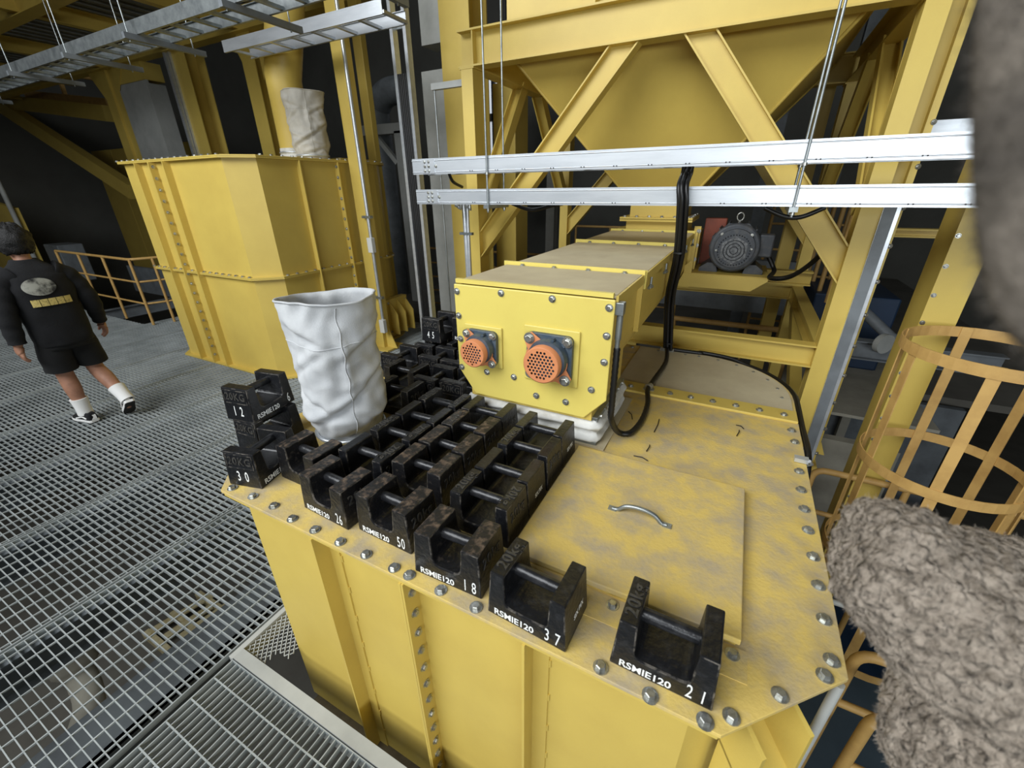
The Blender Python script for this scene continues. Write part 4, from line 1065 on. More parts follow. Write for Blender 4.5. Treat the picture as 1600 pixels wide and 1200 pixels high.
# grey vertical tray beside the right post and slim yellow trim behind it
vt = thing('vertical_tray', 'grey vertical cable tray running up beside the right hopper post', 'cable tray', (0.75, 3.4, -0.9))
g = MB(); g.box(0.707, 0.765, 3.33, 3.336, -0.9, 2.0); g.build('front_rail', MGREY, vt); g = MB(); g.box(0.765, 0.785, 3.335, 3.48, -0.9, 2.0); g.box(0.705, 0.711, 3.336, 3.48, -0.9, 2.0); g.build('side_rail', ALU, vt)
ys = thing('stanchion', 'slim yellow post with bolts right behind the vertical cable tray', 'post', (0.84, 3.55, -0.9))
g = MB(); g.box(0.80, 0.835, 3.50, 3.56, -0.9, 3.6); g.build('shaft', YEL, ys)
g = MB(); g.box(0.715, 0.80, 3.55, 3.58, -0.9, 4.2); g.build('back_plate', YEL, ys)
for k in range(14): bolt((0.832, 3.50, -0.5 + k * .22), (0.4, -1, 0), ys, BOLT_S, sc=1.3)

# ================================================================ CABLES
cb = thing('cable_bundle', 'bundle of black cables dropping from the trays to the tank top', 'cable', (-0.33, 3.0, T))
bxx = PY(1066, 290, 2.70).x
base = [V((bxx, 2.81, 2.165)), V((bxx, 2.805, 2.122)), V((bxx, 2.75, 2.092)), PY(1066, 292, 2.698), PY(1066, 324, 2.698), PY(1060, 400, 2.80), PY(1047, 460, 2.90), PY(1044, 510, 2.94), PY(1043, 546, 2.955)]
for k, (dx, dy) in enumerate(((-.018, 0), (.014, .012), (.0, -.016), (.024, -.01))):
    g = MB(); g.tube(smooth_path([p + V((dx, dy, 0.04 if i == 0 else 0)) for i, p in enumerate(base)], 6), .0125, 8); g.build('cable', BLACK, cb)
for p in (PY(1061, 395, 2.793), PY(1044, 535, 2.95)):
    g = MB(); g.cyl(p + V((0, 0, -.005)), p + V((0, 0, .005)), .034, None, 12); g.build('cable_tie', BLACK, cb)
g = MB(); g.bar((-0.36, 2.955, T + .015), (-0.27, 2.955, T + .015), .03, .02); g.build('clamp', ZINC, cb)
fc = thing('flexible_conduit', 'black corrugated conduit looping from the conveyor sensor over the tank top', 'conduit', (-0.36, 1.9, T))
pts = [V((cx1 + .017, ce + .03, zt - .195)), V((-.352, ce + .02, 1.36)), V((-.351, ce + .02, 1.23)), PX(955, 655, -.350), PX(966, 675, -.335), PZ(985, 676, T + .018), PZ(1003, 656, T + .018), PZ(1012, 630, T + .02), PZ(1012, 609, T + .030), PZ(1021, 594, T + .030), PZ(1040, 566, T + .02), V((-.315, 2.93, T + .03))]
sp_ = smooth_path(pts, 10); L_ = len(sp_)
g = MB(); g.tube(sp_, [0.0125 + (.0016 if i % 2 else 0) for i in range(L_)], 10); g.build('hose', BLACK, fc)
p = PZ(1014, 604, T + .031); g = MB(); g.cyl(p + V((-.006, -.014, 0)), p + V((.006, .014, 0)), .019, None, 10); g.bar(p + V((-.03, 0, -.016)), p + V((.03, 0, -.016)), .03, .006); g.build('clip', ZINC, fc)
# cable along the tank's round rim
rim = [V((-.29, 2.966, T + .016))]
for k in range(9):
    a = PI / 2 * (1 - k / 8); rim.append(V((X1 - .52 + .533 * math.cos(a), Y1 - .52 + .533 * math.sin(a), T - .002 + (.012 if k < 3 else 0))))
rim += [V((X1 + .016, 2.2, T - .01)), V((X1 + .018, 1.9, T - .02)), V((X1 + .02, 1.80, T - .2))]
rim.insert(1, V((-.1, 2.985, T + .012)))
g = MB(); g.tube(smooth_path(rim, 6), .0135, 8); tag(g.build('rim_cable', BLACK), 'black cable following the rounded rear rim of the tank top', 'cable')
# slack cables between trays / motor
mp = [V((mc.x + R + .07, mc.y + .1, mc.z - .06)), V((.295, mc.y + .05, 1.41)), PY(1203, 434, 3.9), PY(1235, 432, 3.8), PY(1275, 405, 3.7), PY(1300, 372, 3.6)]
g = MB(); g.tube(smooth_path(mp, 8), .018, 8); tag(g.build('motor_cable', BLACK), 'thick black cable sagging from the motor to the right post', 'cable')
for (lab, q) in (('black cable slung under the trays by the right rod pair', [(1195, 325), (1225, 338), (1252, 339), (1290, 324)]), ('black cable sagging under the trays at mid span', [(800, 318), (830, 328), (860, 322), (880, 318)])):
    g = MB(); g.tube(smooth_path([PY(x, y, YT + .1) for x, y in q], 6), .012, 8); tag(g.build('slack_cable', BLACK), lab, 'cable')
g = MB(); g.tube(smooth_path([PY(702, 272, YT + .12), PY(708, 284, YT + .2), PY(722, 292, YT + .4)], 6), .012, 8); tag(g.build('slack_cable', BLACK), 'short black cable between the tray left ends', 'cable')
cp = thing('conduit_pair', 'two bent silver conduits dropping from the lower tray by the left post', 'conduit', (-2.26, 3.2, 0))
for k, (a, b) in enumerate((((712, 320), (726, 345)), ((727, 322), (731, 350)))):
    pth = [PY(a[0], a[1], 3.1), PY(a[0] + 7, a[1] + 6, 3.1), PY(b[0], b[1], 3.1)]; pth.append(V((pth[-1].x + .004, 3.1, -0.9)))
    g = MB(); g.tube(smooth_path(pth, 6), .016, 8); g.build('conduit', ALU, cp)
g = MB(); q = PY(729, 365, 3.09); g.bar(q + V((-.06, 0, 0)), q + V((.06, 0, 0)), .03, .02); g.build('clamp', GALV, cp)
# ================================================================ RAILINGS
def railing(name, label, pts, z0, h, m=RAILY, n_mid=2, step=1.0, r=.022, group=None, kick=False):
    """posts and rails along a polyline on level z0"""
    t = thing(name, label, 'railing', (pts[0][0], pts[0][1], z0), group)
    P = [V((p[0], p[1], 0)) for p in pts]
    for k in range(n_mid + 1):
        z = z0 + h * (1 - k / (n_mid + 1)); g = MB(); g.tube(fillet([V((p.x, p.y, z)) for p in P], .08, 4) if len(P) > 2 else [V((p.x, p.y, z)) for p in P], r if k == 0 else r * .75, 8); g.build('rail', m, t)
    for a, b in zip(P[:-1], P[1:]):
        n = max(1, round((b - a).length / step))
        for k in range(n + 1):
            if k == n and b is not P[-1]: continue
            q = a + (b - a) * (k / n); g = MB(); g.cyl((q.x, q.y, z0), (q.x, q.y, z0 + h), r, None, 8); g.build('post', m, t)
    if kick:
        for a, b in zip(P[:-1], P[1:]):
            g = MB(); g.bar(V((a.x, a.y, z0 + .07)), V((b.x, b.y, z0 + .07)), .006, .14); g.build('kick_plate', m, t)
    return t


railing('railing', 'ochre pipe railing at the end of the grating beyond the person', [(-11.4, 3.33), (-8.66, 3.33), (-8.55, 3.6), (-8.15, 5.2)], 0, 1.08)
railing('railing', 'ochre railing running back behind the person towards the dark hall', [(-11.4, 5.05), (-8.45, 5.12)], 0, 1.1, step=1.6)
g = MB(); g.box(-14, -7.6, 5.28, 5.36, -0.3, 0.35); tag(g.build('kerb_beam', MGREY), 'wide grey kerb beam behind the ochre railing', 'beam')
# yellow silo wall at the far left with a grey drain pipe
sw = thing('side_casing', 'yellow sheet casing with a grey pipe behind the head of the walking person', 'casing', (-15.2, 4.2, 0))
a, b = PY(-40, 290, 4.2), PY(22, 330, 4.2)
g = MB(); g.prism([(a.x - 2, 4.2, -0.5), (b.x, 4.2, -0.5), (b.x, 4.2, 1.75), (a.x - 2, 4.2, 2.2)], (0, .1, 0)); g.build('sheet', YEL, sw)
g = MB(); g.tube([(b.x + .06, 4.15, -.5), (b.x + .06, 4.15, 2.6)], .05, 8); g.build('pipe', LGREY, sw)
g = MB(); g.box(b.x + .1, b.x + .9, 4.4, 4.9, 0, .9); tag(g.build('grey_cabinet', MGREY, bevel=.02), 'small grey cabinet standing beside the yellow sheet casing', 'cabinet')
cbk = thing('back_casing', 'dim yellow sheet casing with panel seams behind the left railing', 'casing', (-16, 7.6, -1))
for k in range(5):
    g = MB(); g.box(-19.5 + k * 1.32, -18.22 + k * 1.32, 7.6, 7.7, -1, 3.3); g.build('panel', YEL, cbk)
# railings deep in the hall behind the hopper
railing('railing', 'dim ochre railing between the grey casing and the far tank', [(-6.4, 7.6), (-3.2, 7.6)], -0.6, 1.5, n_mid=4, step=1.2)
railing('railing', 'ochre railing with looped ends seen between hopper and left frame posts', [(-3.0, 8.6), (-0.9, 8.6)], -0.6, 1.95, n_mid=3, step=.7)
railing('railing', 'ochre railing under the motor bracket behind the conveyor', [(-0.6, 5.86), (0.75, 5.86)], -0.9, 1.35, n_mid=1, step=.95, r=.035)
railing('railing', 'yellow ladder-like railing right of the motor in the dark', [(0.35, 7.6), (1.7, 7.6)], -0.6, 2.5, n_mid=6, step=.5)
g = MB(); g.box(-1.2, 0.85, 6.6, 6.7, 0.45, 1.15); tag(g.build('grey_partition', MGREY), 'dim grey partition sheet behind the conveyor railing', 'panel')
g = MB(); g.box(-1.3, 3.0, 6.9, 7.0, -4.5, -0.62); tag(g.build('shade_sheet', MGREY), 'added grey sheet filling the deep shade low behind the conveyor', 'casing')  # added sheet, no real casing: fills the deep shade below the conveyor
for k, (X, Yb, lab) in enumerate(((-4.05, 9.5, 'pale grey steel post deep in the hall left of the cable ladder'), (-1.55, 7.5, 'yellow post deep behind the hopper braces'), (0.42, 5.9, 'slim yellow post behind the motor'), (1.05, 9.2, 'grey post far behind the motor'), (0.1, 9.0, 'dark grey post behind the hopper outlet'))):
    column('hall_post', lab, X, X + (.14 if 'slim' in lab else .2), Yb, Yb + .2, -0.6 if Yb > 7.2 else -4.5, 4.5 if k else 2.6, [LGREY, YEL, YEL, MGREY, MGREY][k], hsec=True, base=False)
# light grey portal deep in the dark with a pipe elbow
pt = thing('grey_portal', 'dull grey steel portal with a diagonal brace deep in the hall', 'steel frame', (-5.6, 8.6, -1))
a, b = PY(570, 205, 8.6), PY(632, 200, 8.6); g = MB(); g.bar(a, b, .2, .2); g.build('beam', LGREY, pt)
a = PY(625, 205, 8.6); b = V((a.x, a.y, -0.6)); g = MB(); g.bar(a, b, .2, .2); g.build('leg', LGREY, pt)
a, b = PY(590, 215, 8.6), PY(622, 255, 8.6); g = MB(); g.bar(a, b, .1, .1); g.build('brace', LGREY, pt)
g = MB(); q = PY(592, 195, 9); g.tube(smooth_path([V((q.x, 9, -.6)), q, PY(592, 165, 9), PY(605, 145, 9), PY(630, 140, 9)], 6), .28, 14); tag(g.build('pipe_elbow', MGREY), 'dim grey pipe elbow deep in the hall', 'pipe')
# daylight panels seen behind the left brace
wa, wb = PY(776, 130, 13), PY(806, 255, 13); xa, xb2 = wa.x - .4, wb.x + .25
wn = MB(); wn.box(xa, xb2, 13.0, 13.05, 1.6, 5.2); wn = wn.build('window_1', WINL); struct(wn)
for k in range(1, 4):
    X = xa + (xb2 - xa) * k / 4; g = MB(); g.box(X - .05, X + .05, 12.9, 13.0, 1.6, 5.2); g.build('window_bar', DARKM, wn)
g = MB(); g.box(xa, xb2, 12.9, 13, 3.9, 4.1); g.build('window_bar', DARKM, wn)

# ================================================================ RIGHT SIDE
bx = thing('elevator_casing', 'tall yellow box casing with bolted edge right of the hopper frame', 'casing', (1.2, 3.5, -1.5))
g = MB(); g.box(1.08, 1.25, 3.40, 3.42, -1.502, 5); g.build('front_sheet', YEL, bx)
g = MB(); g.box(1.08, 1.088, 3.42, 3.67, -1.502, 5); g.build('side_sheet', YEL, bx)
g = MB(); g.box(1.088, 1.25, 3.65, 3.67, -1.502, 5); g.box(1.242, 1.25, 3.42, 3.65, -1.502, 5); g.build('back_sheet', YEL, bx)
for k in range(22): bolt((1.095, 3.40, -0.6 + k * .17), (0, -1, 0), bx, BOLT_S, sc=1.2)
# caged ladder
cg = thing('caged_ladder', 'ochre caged ladder with hoops and vertical bars right of the tank', 'ladder', (1.25, 2.95, -1.5))
cc = V((1.27, 2.93)); cr_ = .37


def hoop(z, a0=-.15 * PI, a1=1.75 * PI, n=40):
    vs = []; fs = []
    for k in range(n + 1):
        a = a0 + (a1 - a0) * k / n; d = V((math.cos(a), math.sin(a)))
        for rr, zz in ((cr_, z - .03), (cr_ + .006, z - .03), (cr_ + .006, z + .03), (cr_, z + .03)): vs.append((cc.x + d.x * rr, cc.y + d.y * rr, zz))
    for k in range(n):
        for j in range(4): fs.append((k * 4 + j, (k + 1) * 4 + j, (k + 1) * 4 + (j + 1) % 4, k * 4 + (j + 1) % 4))
    g = MB(); g.add(vs, [f[::-1] for f in fs]); return g


for z in (1.26, 0.56, -0.16, -0.9): hoop(z).build('hoop', RAILY, cg)
for k in range(7):
    a = -.1 * PI + k * .30 * PI; d = V((math.cos(a), math.sin(a), 0)); q = V((cc.x, cc.y, 0)) + d * (cr_ - .004)
    g = MB(); g.bar(q + V((0, 0, -1.0)), q + V((0, 0, 1.29)), .05, .006, d); g.build('cage_bar', RAILY, cg)
for k in (-1, 1):
    q = V((cc.x + .42, cc.y + k * .22 - .12, 0)); g = MB(); g.bar(q + V((0, 0, -1.502)), q + V((0, 0, 1.9)), .065, .02, (1, 0, 0)); g.build('ladder_rail', RAILY, cg)
for k in range(11):
    g = MB(); g.cyl((cc.x + .42, cc.y - .34, -1.3 + k * .3), (cc.x + .42, cc.y + .10, -1.3 + k * .3), .012, None, 6); g.build('rung', RAILY, cg)
# pipe guard rails low on the right
def loop_rail(name, label, X, Yy, zt_, zb_, xl, low=True):
    t = thing(name, label, 'railing', (X, Yy, zb_))
    g = MB(); g.tube(fillet([V((X, Yy, zb_)), V((X, Yy, zt_)), V((X + xl, Yy, zt_))], .09, 5), .024, 10); g.build('rail', RAILY, t)
    if low:
        g = MB(); g.cyl((X, Yy, zt_ - .38), (X + xl, Yy, zt_ - .38), .02, None, 8); g.build('mid_rail', RAILY, t)
    for dx in (.55, 1.1):
        g = MB(); g.cyl((X + dx, Yy, zb_), (X + dx, Yy, zt_), .022, None, 8); g.build('post', RAILY, t)
    return t


p = PZ(1342, 1018, 0.1); loop_rail('pipe_rail', 'ochre pipe rail with bent corner low beside the right side of the tank', p.x, p.y, 0.1, -1.0, 1.6)
p = PZ(1366, 1116, 0.1); loop_rail('pipe_rail', 'second bent ochre pipe rail nearer the clipped tank corner', p.x, p.y, 0.1, -1.0, 1.6)
loop_rail('pipe_rail', 'ochre pipe rail passing behind the caged ladder', .815, 3.347, .11, -1.502, 1.5)
wp = MB(); a = PZ(1303, 1085, .93); wp.tube([V((a.x, a.y, .972)), V((a.x - .01, a.y, -1.0))], .012, 8); tag(wp.build('white_pipe', LGREY), 'thin white pipe going down at the tank clipped corner', 'pipe')
wp = MB(); wp.tube([V((.35, PZ(1295, 938, 0.2).y, .2)), PZ(1400, 973, 0.2), PZ(1470, 996, .2)], .014, 8); tag(wp.build('white_pipe', LGREY), 'thin white pipe crossing behind the knitted piece', 'pipe')
# blue machine roof below, with seams
bf = thing('blue_roof', 'dark blue sheet roof of a lower machine right of the tank', 'roof', (2.5, 3.0, -2.2))
for i in range(4):
    for j in range(5):
        g = MB(); g.box(0.62 + i * 1.1, 1.70 + i * 1.1, -0.5 + j * 1.2, 0.68 + j * 1.2, -1.62, -1.5); g.build('roof_panel', BLUEG if (i + j) % 3 else BLUE, bf)
g = MB(); g.box(0.62, 5.0, -0.5, 5.5, -4.5, -1.62); g.build('wall', BLUE, bf)
g = MB(); a = PZ(1160, 0, 0) if False else None
# landing, beams and steps behind the right post
ldt = thing('landing', 'beige landing plate on posts seen past the vertical tray', 'landing', (1.4, 5.8, -4.5))
ld = MB(); ld.box(0.86, 1.9, 4.6, 7.1, 0.02, 0.05); ld.build('plate', BEIGE, ldt)
for lx, ly in ((.95, 5.6), (1.8, 5.6), (.95, 6.8), (1.8, 6.8)):
    ld = MB(); ld.box(lx - .05, lx + .05, ly - .05, ly + .05, -4.5, .021); ld.build('post', BEIGE, ldt)
wl = MB(); wl.box(0.80, 1.6, 4.3, 4.4, -1.2, -0.1); tag(wl.build('beige_panel', BEIGE), 'beige panel below the landing behind the right post', 'panel')
gb = MB(); gb.ibeam((0.72, 4.9, 0.62), (2.2, 4.9, 0.62), .18, .12); tag(gb.build('grey_beam', MGREY), 'grey steel beam crossing right of the vertical tray', 'beam')
gp = MB(); gp.tube([(1.06, 5.44, 1.03), (1.45, 5.05, .72), (1.6, 4.95, .7)], .05, 10); tag(gp.build('grey_pipe', MGREY), 'grey pipe slanting down to the grey beam', 'pipe')
gf = MB(); gf.cyl((1.33, 4.83, .72), (1.36, 4.79, .72), .09, None, 24); tag(gf.build('pipe_flange', LGREY), 'pale round pipe flange on the grey beam', 'flange')
bs = MB(); bs.box(0.9, 1.7, 6.0, 7.0, 0.048, 0.902); tag(bs.build('blue_cabinet', BLUE, bevel=.02), 'blue cabinet behind the grey pipe', 'cabinet')
railing('railing', 'dull ochre railing behind the yellow box casing', [(0.95, 4.9), (0.95, 7.4)], 0.9, 1.1, n_mid=1, step=.6, r=.025)
yb_ = MB(); yb_.ibeam((0.84, 4.3, 1.72), (2.5, 4.3, 1.72), .06, .10); tag(yb_.build('yellow_beam', YEL), 'short yellow beam between right post and box casing', 'beam')
for k in range(3):
    z = 1.0 + k * 0 ; q = [V((.832, 3.51, .15 - k * .16)), V((.885, 3.51, .15 - k * .16)), V((.84, 3.51, .26 - k * .16))]
    g = MB(); g.prism(q, (0, .006, 0)); tag(g.build('warning_sign', YEL), 'small yellow triangular warning plate beside the slim yellow post', 'sign', 'triangular warning plates')
# rear steel behind the right post
rs = MB(); rs.ibeam((1.7, 8.0, -.6), (1.7, 8.0, 5), .2, .2, (0, 1, 0)); tag(rs.build('rear_post', MGREY), 'grey rear post in the dark behind the pale rear tray', 'post')
rt = ladder_tray('ladder_tray', 'pale cable tray crossing behind the right post high up', .9, 4.5, 4.4, 4.7, 2.35, 2.45, ALU, .3)
for k, X in enumerate((1.35, 2.4)):
    g = MB(); g.cyl((X, 4.38, 2.3), (X, 4.38, 6), .008, None, 6); tag(g.build('drop_rod', GALV), 'thin drop rod carrying the pale tray behind the right post', 'rod', 'rods of the pale rear tray')

# ================================================================ PERSON (walking away)
ft_ = PZ(138, 654, 0.02)
ORG = V((ft_.x, ft_.y, 0)); HEAD_DIR = V((-0.985, -0.02, 0)).normalized(); RT = V((HEAD_DIR.y, -HEAD_DIR.x, 0))


def L2W(x, y, z): return ORG + RT * (x + 0.10) + HEAD_DIR * (y - 0.12) + V((0, 0, z))


ps = thing('person', 'person in black sweatshirt and shorts with white socks walking away over the grating', 'person', tuple(ORG))


def skin_obj(name, verts, edges, radii, m, parent, root=0, sub=2):
    off = V(parent['_w']); me = bpy.data.meshes.new(name); me.from_pydata([tuple(V(p) - off) for p in verts], edges, [])
    o = bpy.data.objects.new(name, me); COL.objects.link(o); o.parent = parent; o['_w'] = tuple(off)
    o.modifiers.new('skin', 'SKIN')
    lay = me.skin_vertices[0].data
    for i, r_ in enumerate(radii):
        lay[i].radius = r_ if isinstance(r_, tuple) else (r_, r_); lay[i].use_root = (i == root)
    s_ = o.modifiers.new('sub', 'SUBSURF'); s_.levels = sub; s_.render_levels = sub
    o.modifiers['skin'].use_smooth_shade = True
    me.materials.append(m); return o


class Sk:
    def __init__(s): s.v = []; s.e = []; s.r = []

    def p(s, x, y, z, r, par=None):
        s.v.append(L2W(x, y, z)); s.r.append(r); i = len(s.v) - 1
        if par is not None: s.e.append((par, i))
        return i

    def chain(s, pts, par=None):
        for q in pts: par = s.p(*q, par)
        return par


# joints (x right, y forward, z up)
LK, LA_ = (-.10, .15, .50), (-.10, .11, .09)
RK, RA_ = (.12, .13, .49), (.14, -.22, .20)
ARMS = ((-1, (-.29, .05, 1.12), (-.31, .05, .87)), (1, (.29, .09, 1.13), (.33, .20, .90)))
body = Sk(); pel = body.p(0, .10, .95, .10)
ch = body.chain([(0, .11, 1.12, .09), (0, .13, 1.30, .085), (0, .15, 1.44, .045)], pel)
nk = body.chain([(0, .175, 1.52, .060), (0, .19, 1.57, .060)], ch)
body.chain([(0, .21, 1.62, .088), (0, .21, 1.68, .100), (0, .205, 1.735, .085)], nk)
for sx, K, A in ((-1, LK, LA_), (1, RK, RA_)):
    hip = body.p(sx * .10, .10, .88, .085, pel)
    kn = body.chain([((sx * .10 + K[0]) / 2, (K[1] + .1) * .5, .70, .085), (K[0], K[1], K[2], .068)], hip)
    an = body.chain([(K[0] * .68 + A[0] * .32, K[1] * .68 + A[1] * .32 - .02, K[2] * .68 + A[2] * .32, .074), (K[0] * .3 + A[0] * .7, K[1] * .3 + A[1] * .7 - .006, K[2] * .3 + A[2] * .7, .052), (A[0], A[1], A[2] + .03, .040)], kn)
    body.chain([(A[0], A[1] + (.12 if sx < 0 else .07), .05 if sx < 0 else .09, .034)], an)
for sx, E_, W_ in ARMS:
    sh_ = body.p(sx * .17, .13, 1.41, .058, ch)
    wr = body.chain([(E_[0], E_[1], E_[2], .045), (W_[0], W_[1], W_[2], .030)], sh_)
    pm = body.p(W_[0] + sx * .008, W_[1] + .01, W_[2] - .05, .036, wr)
    for k in range(4):
        fx = W_[1] + .036 - k * .022; ln = (.058, .070, .064, .050)[k]
        body.chain([(W_[0] + sx * .010, fx, W_[2] - .098, .0125), (W_[0] + sx * .002, fx + .006, W_[2] - .098 - ln * .55, .0115), (W_[0] - sx * .022, fx + .010, W_[2] - .098 - ln, .010)], pm)
    body.chain([(W_[0] - sx * .006, W_[1] + .050, W_[2] - .065, .013), (W_[0] - sx * .018, W_[1] + .066, W_[2] - .100, .0115)], wr)
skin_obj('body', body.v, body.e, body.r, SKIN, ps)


def loft(rings, n=28, seed=0.0, amp=.006):
    """rings: (x, y, z, rx, ry) in body axes; creased cloth"""
    g = MB(); vs = []; fs = []; m = len(rings)
    for j, (x, y, z, rx, ry) in enumerate(rings):
        for i in range(n):
            a = 2 * PI * i / n; q = noise.noise(V((math.cos(a) * 2 + seed, math.sin(a) * 2, z * 9))) * amp * 2
            c_, s_ = math.cos(a), math.sin(a); e = .82
            vs.append(L2W(x + (rx + q) * math.copysign(abs(c_) ** e, c_), y + (ry + q) * math.copysign(abs(s_) ** e, s_), z))
    for j in range(m - 1):
        for i in range(n): fs.append((j * n + i, j * n + (i + 1) % n, (j + 1) * n + (i + 1) % n, (j + 1) * n + i))
    g.add(vs, fs, True); g.f += [tuple(range(n))[::-1], tuple((m - 1) * n + i for i in range(n))]; g.s += [False, False]
    return g


def densify(rings, k=4):
    out = []
    for a, b in zip(rings[:-1], rings[1:]):
        for i in range(k): t = i / k; out.append(tuple(p + (q - p) * t for p, q in zip(a, b)))
    out.append(rings[-1]); return out


TORSO = [(0, .095, .80, .195, .148), (0, .095, .86, .205, .156), (0, .10, 1.0, .205, .155), (0, .11, 1.15, .208, .155), (0, .12, 1.30, .222, .155), (0, .13, 1.40, .215, .140), (0, .145, 1.46, .175, .118), (0, .16, 1.505, .115, .095), (0, .175, 1.54, .084, .082)]
g = loft(densify(TORSO), 32, 1.0)
for sx, E_, W_ in ARMS:
    path = smooth_path([L2W(sx * .12, .13, 1.42), L2W(sx * .21, .125, 1.36), L2W((E_[0] + sx * .21) / 2 + sx * .01, (E_[1] + .125) / 2, 1.25), L2W(*E_), L2W((E_[0] + W_[0]) / 2, (E_[1] + W_[1]) / 2, (E_[2] + W_[2]) / 2), L2W(W_[0], W_[1], W_[2] + .01)], 6)
    m_ = len(path); g.tube(path, [(.105 - .050 * (i / (m_ - 1)) ** .8) * (1 + .05 * math.sin(i * 1.3)) for i in range(m_)], 16)
sweat = g.build('sweatshirt', BCLOTH, ps)
g = loft(densify([(0, .095, .97, .17, .125), (0, .095, .88, .185, .14), (0, .10, .76, .195, .145)]), 28, 3.0)
for sx, K in ((-1, LK), (1, RK)):
    path = [L2W(sx * .09, .095, .86), L2W(sx * .10, .10, .76), L2W(sx * .108, .115, .68), L2W(K[0] * 1.03, .13, .60), L2W(K[0] * 1.04, .135, .555)]
    g.tube(path, [.11, .118, .118, .116, .118], 22)
g.build('shorts', SCLOTH, ps)
for sx, K, A in ((-1, LK, LA_), (1, RK, RA_)):
    g = MB(); k0 = L2W(*A) + V((0, 0, -.01)); t_ = .36; k1 = L2W(A[0] * (1 - t_) + K[0] * t_, A[1] * (1 - t_) + K[1] * t_ - .01, A[2] * (1 - t_) + K[2] * t_ + .01)
    g.tube([k0, k0 * .6 + k1 * .4, k1], [.060, .058, .068], 16); g.build('sock', WCLOTH, ps)


def shoe(anchor, yaw_deg, pitch_deg):
    M = Matrix.Translation(anchor) @ Matrix(((RT.x, HEAD_DIR.x, 0, 0), (RT.y, HEAD_DIR.y, 0, 0), (0, 0, 1, 0), (0, 0, 0, 1))) @ Matrix.Rotation(math.radians(yaw_deg), 4, 'Z') @ Matrix.Rotation(math.radians(pitch_deg), 4, 'X')
    prof = [(-.085, .026), (-.075, .038), (-.04, .041), (.0, .040), (.06, .045), (.12, .050), (.165, .046), (.195, .032), (.208, .012)]
    out = [(x_, y_) for y_, x_ in prof] + [(-x_, y_) for y_, x_ in reversed(prof)]; n = len(out)

    def shell(levels):
        vs = []
        for z, e, hgt in levels:
            for x_, y_ in out: vs.append(M @ V((x_ * e, y_ * (e * .5 + .5), z if hgt is None else hgt(y_))))
        fs = [tuple(range(n))[::-1], tuple(range((len(levels) - 1) * n, len(levels) * n))]
        for l in range(len(levels) - 1): fs += [(l * n + i, l * n + (i + 1) % n, (l + 1) * n + (i + 1) % n, (l + 1) * n + i) for i in range(n)]
        g = MB(); g.add(vs, fs, False); return g
    hi = lambda k: (lambda y: .03 + (.075 if y < 0.0 else max(.022, .075 - y * .36)) * k)
    u_ = shell([(.028, 1.0, None), (0, 1.0, hi(.4)), (0, .90, hi(.8)), (0, .66, hi(1.0))]).build('shoe_upper', BCLOTH, ps, bevel=.004)
    shell([(.006, 1.04, None), (.020, 1.08, None), (.032, 1.05, None)]).build('midsole', WCLOTH, u_); shell([(0, 1.0, None), (.007, 1.03, None)]).build('outsole', RUBB, u_)
    for sx in (-1, 1):
        g = MB(); g.tube(smooth_path([M @ V((sx * .043, -.05, .050)), M @ V((sx * .045, .0, .066)), M @ V((sx * .046, .06, .050)), M @ V((sx * .046, .10, .040))], 4), .007, 6); g.build('stripe', WCLOTH, u_)
    g = MB(); g.bar(M @ V((0, -.083, .034)), M @ V((0, -.078, .080)), .045, .010, HEAD_DIR); g.build('heel_tab', WCLOTH, u_)
    g = MB(); g.bar(M @ V((0, .05, .092)), M @ V((0, .13, .062)), .035, .006); g.build('laces', WCLOTH, u_)


shoe(L2W(LA_[0], LA_[1] - .015, 0.0), 8, 0)
shoe(L2W(RA_[0], RA_[1] + .01, 0.125), -8, -40)
# hair: tousled cap of short locks
hg = MB(); hc_ = L2W(0, .190, 1.690); vs = []; fs = []; nu, nv = 40, 24
for j in range(nv + 1):
    ph = PI * j / nv
    for i in range(nu):
        th = 2 * PI * i / nu; d = V((math.sin(ph) * math.cos(th), math.sin(ph) * math.sin(th), math.cos(ph)))
        fwd = d.dot(HEAD_DIR); rr = .118 * (1 + .10 * noise.noise(d * 5) + .14 * noise.noise(d * 13) + .10 * noise.noise(d * 26))
        if fwd > .5 and d.z < .3: rr *= .74
        if d.z < -.72: rr *= .88
        vs.append(hc_ + V((d.x * rr, d.y * rr, d.z * rr * 1.22)))
for j in range(nv):
    for i in range(nu): fs.append((j * nu + i, (j + 1) * nu + i, (j + 1) * nu + (i + 1) % nu, j * nu + (i + 1) % nu))
hg.add(vs, fs, True); hg.build('hair', HAIR, ps)
for sx in (-1, 1):
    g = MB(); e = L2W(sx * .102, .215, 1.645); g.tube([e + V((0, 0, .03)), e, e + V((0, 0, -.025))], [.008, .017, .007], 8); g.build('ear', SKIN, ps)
    g = MB(); e = L2W(sx * .034, .298, 1.665); g.tube([e - HEAD_DIR * .006, e, e + HEAD_DIR * .004], [.012, .012, .006], 8); g.build('eye', BCLOTH, ps)
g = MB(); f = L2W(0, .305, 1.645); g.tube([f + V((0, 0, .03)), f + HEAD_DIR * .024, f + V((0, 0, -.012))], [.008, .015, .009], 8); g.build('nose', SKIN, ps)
g = MB(); f = L2W(0, .296, 1.603); g.tube([f - RT * .025, f + HEAD_DIR * .006, f + RT * .025], [.004, .007, .004], 6); g.build('mouth', REDB, ps)
g = MB(); W_ = ARMS[1][2]; wq = L2W(W_[0], W_[1], W_[2] - .004); g.cyl(wq + V((0, 0, -.012)), wq + V((0, 0, .012)), .041, None, 16); g.build('watch', GALV, ps)


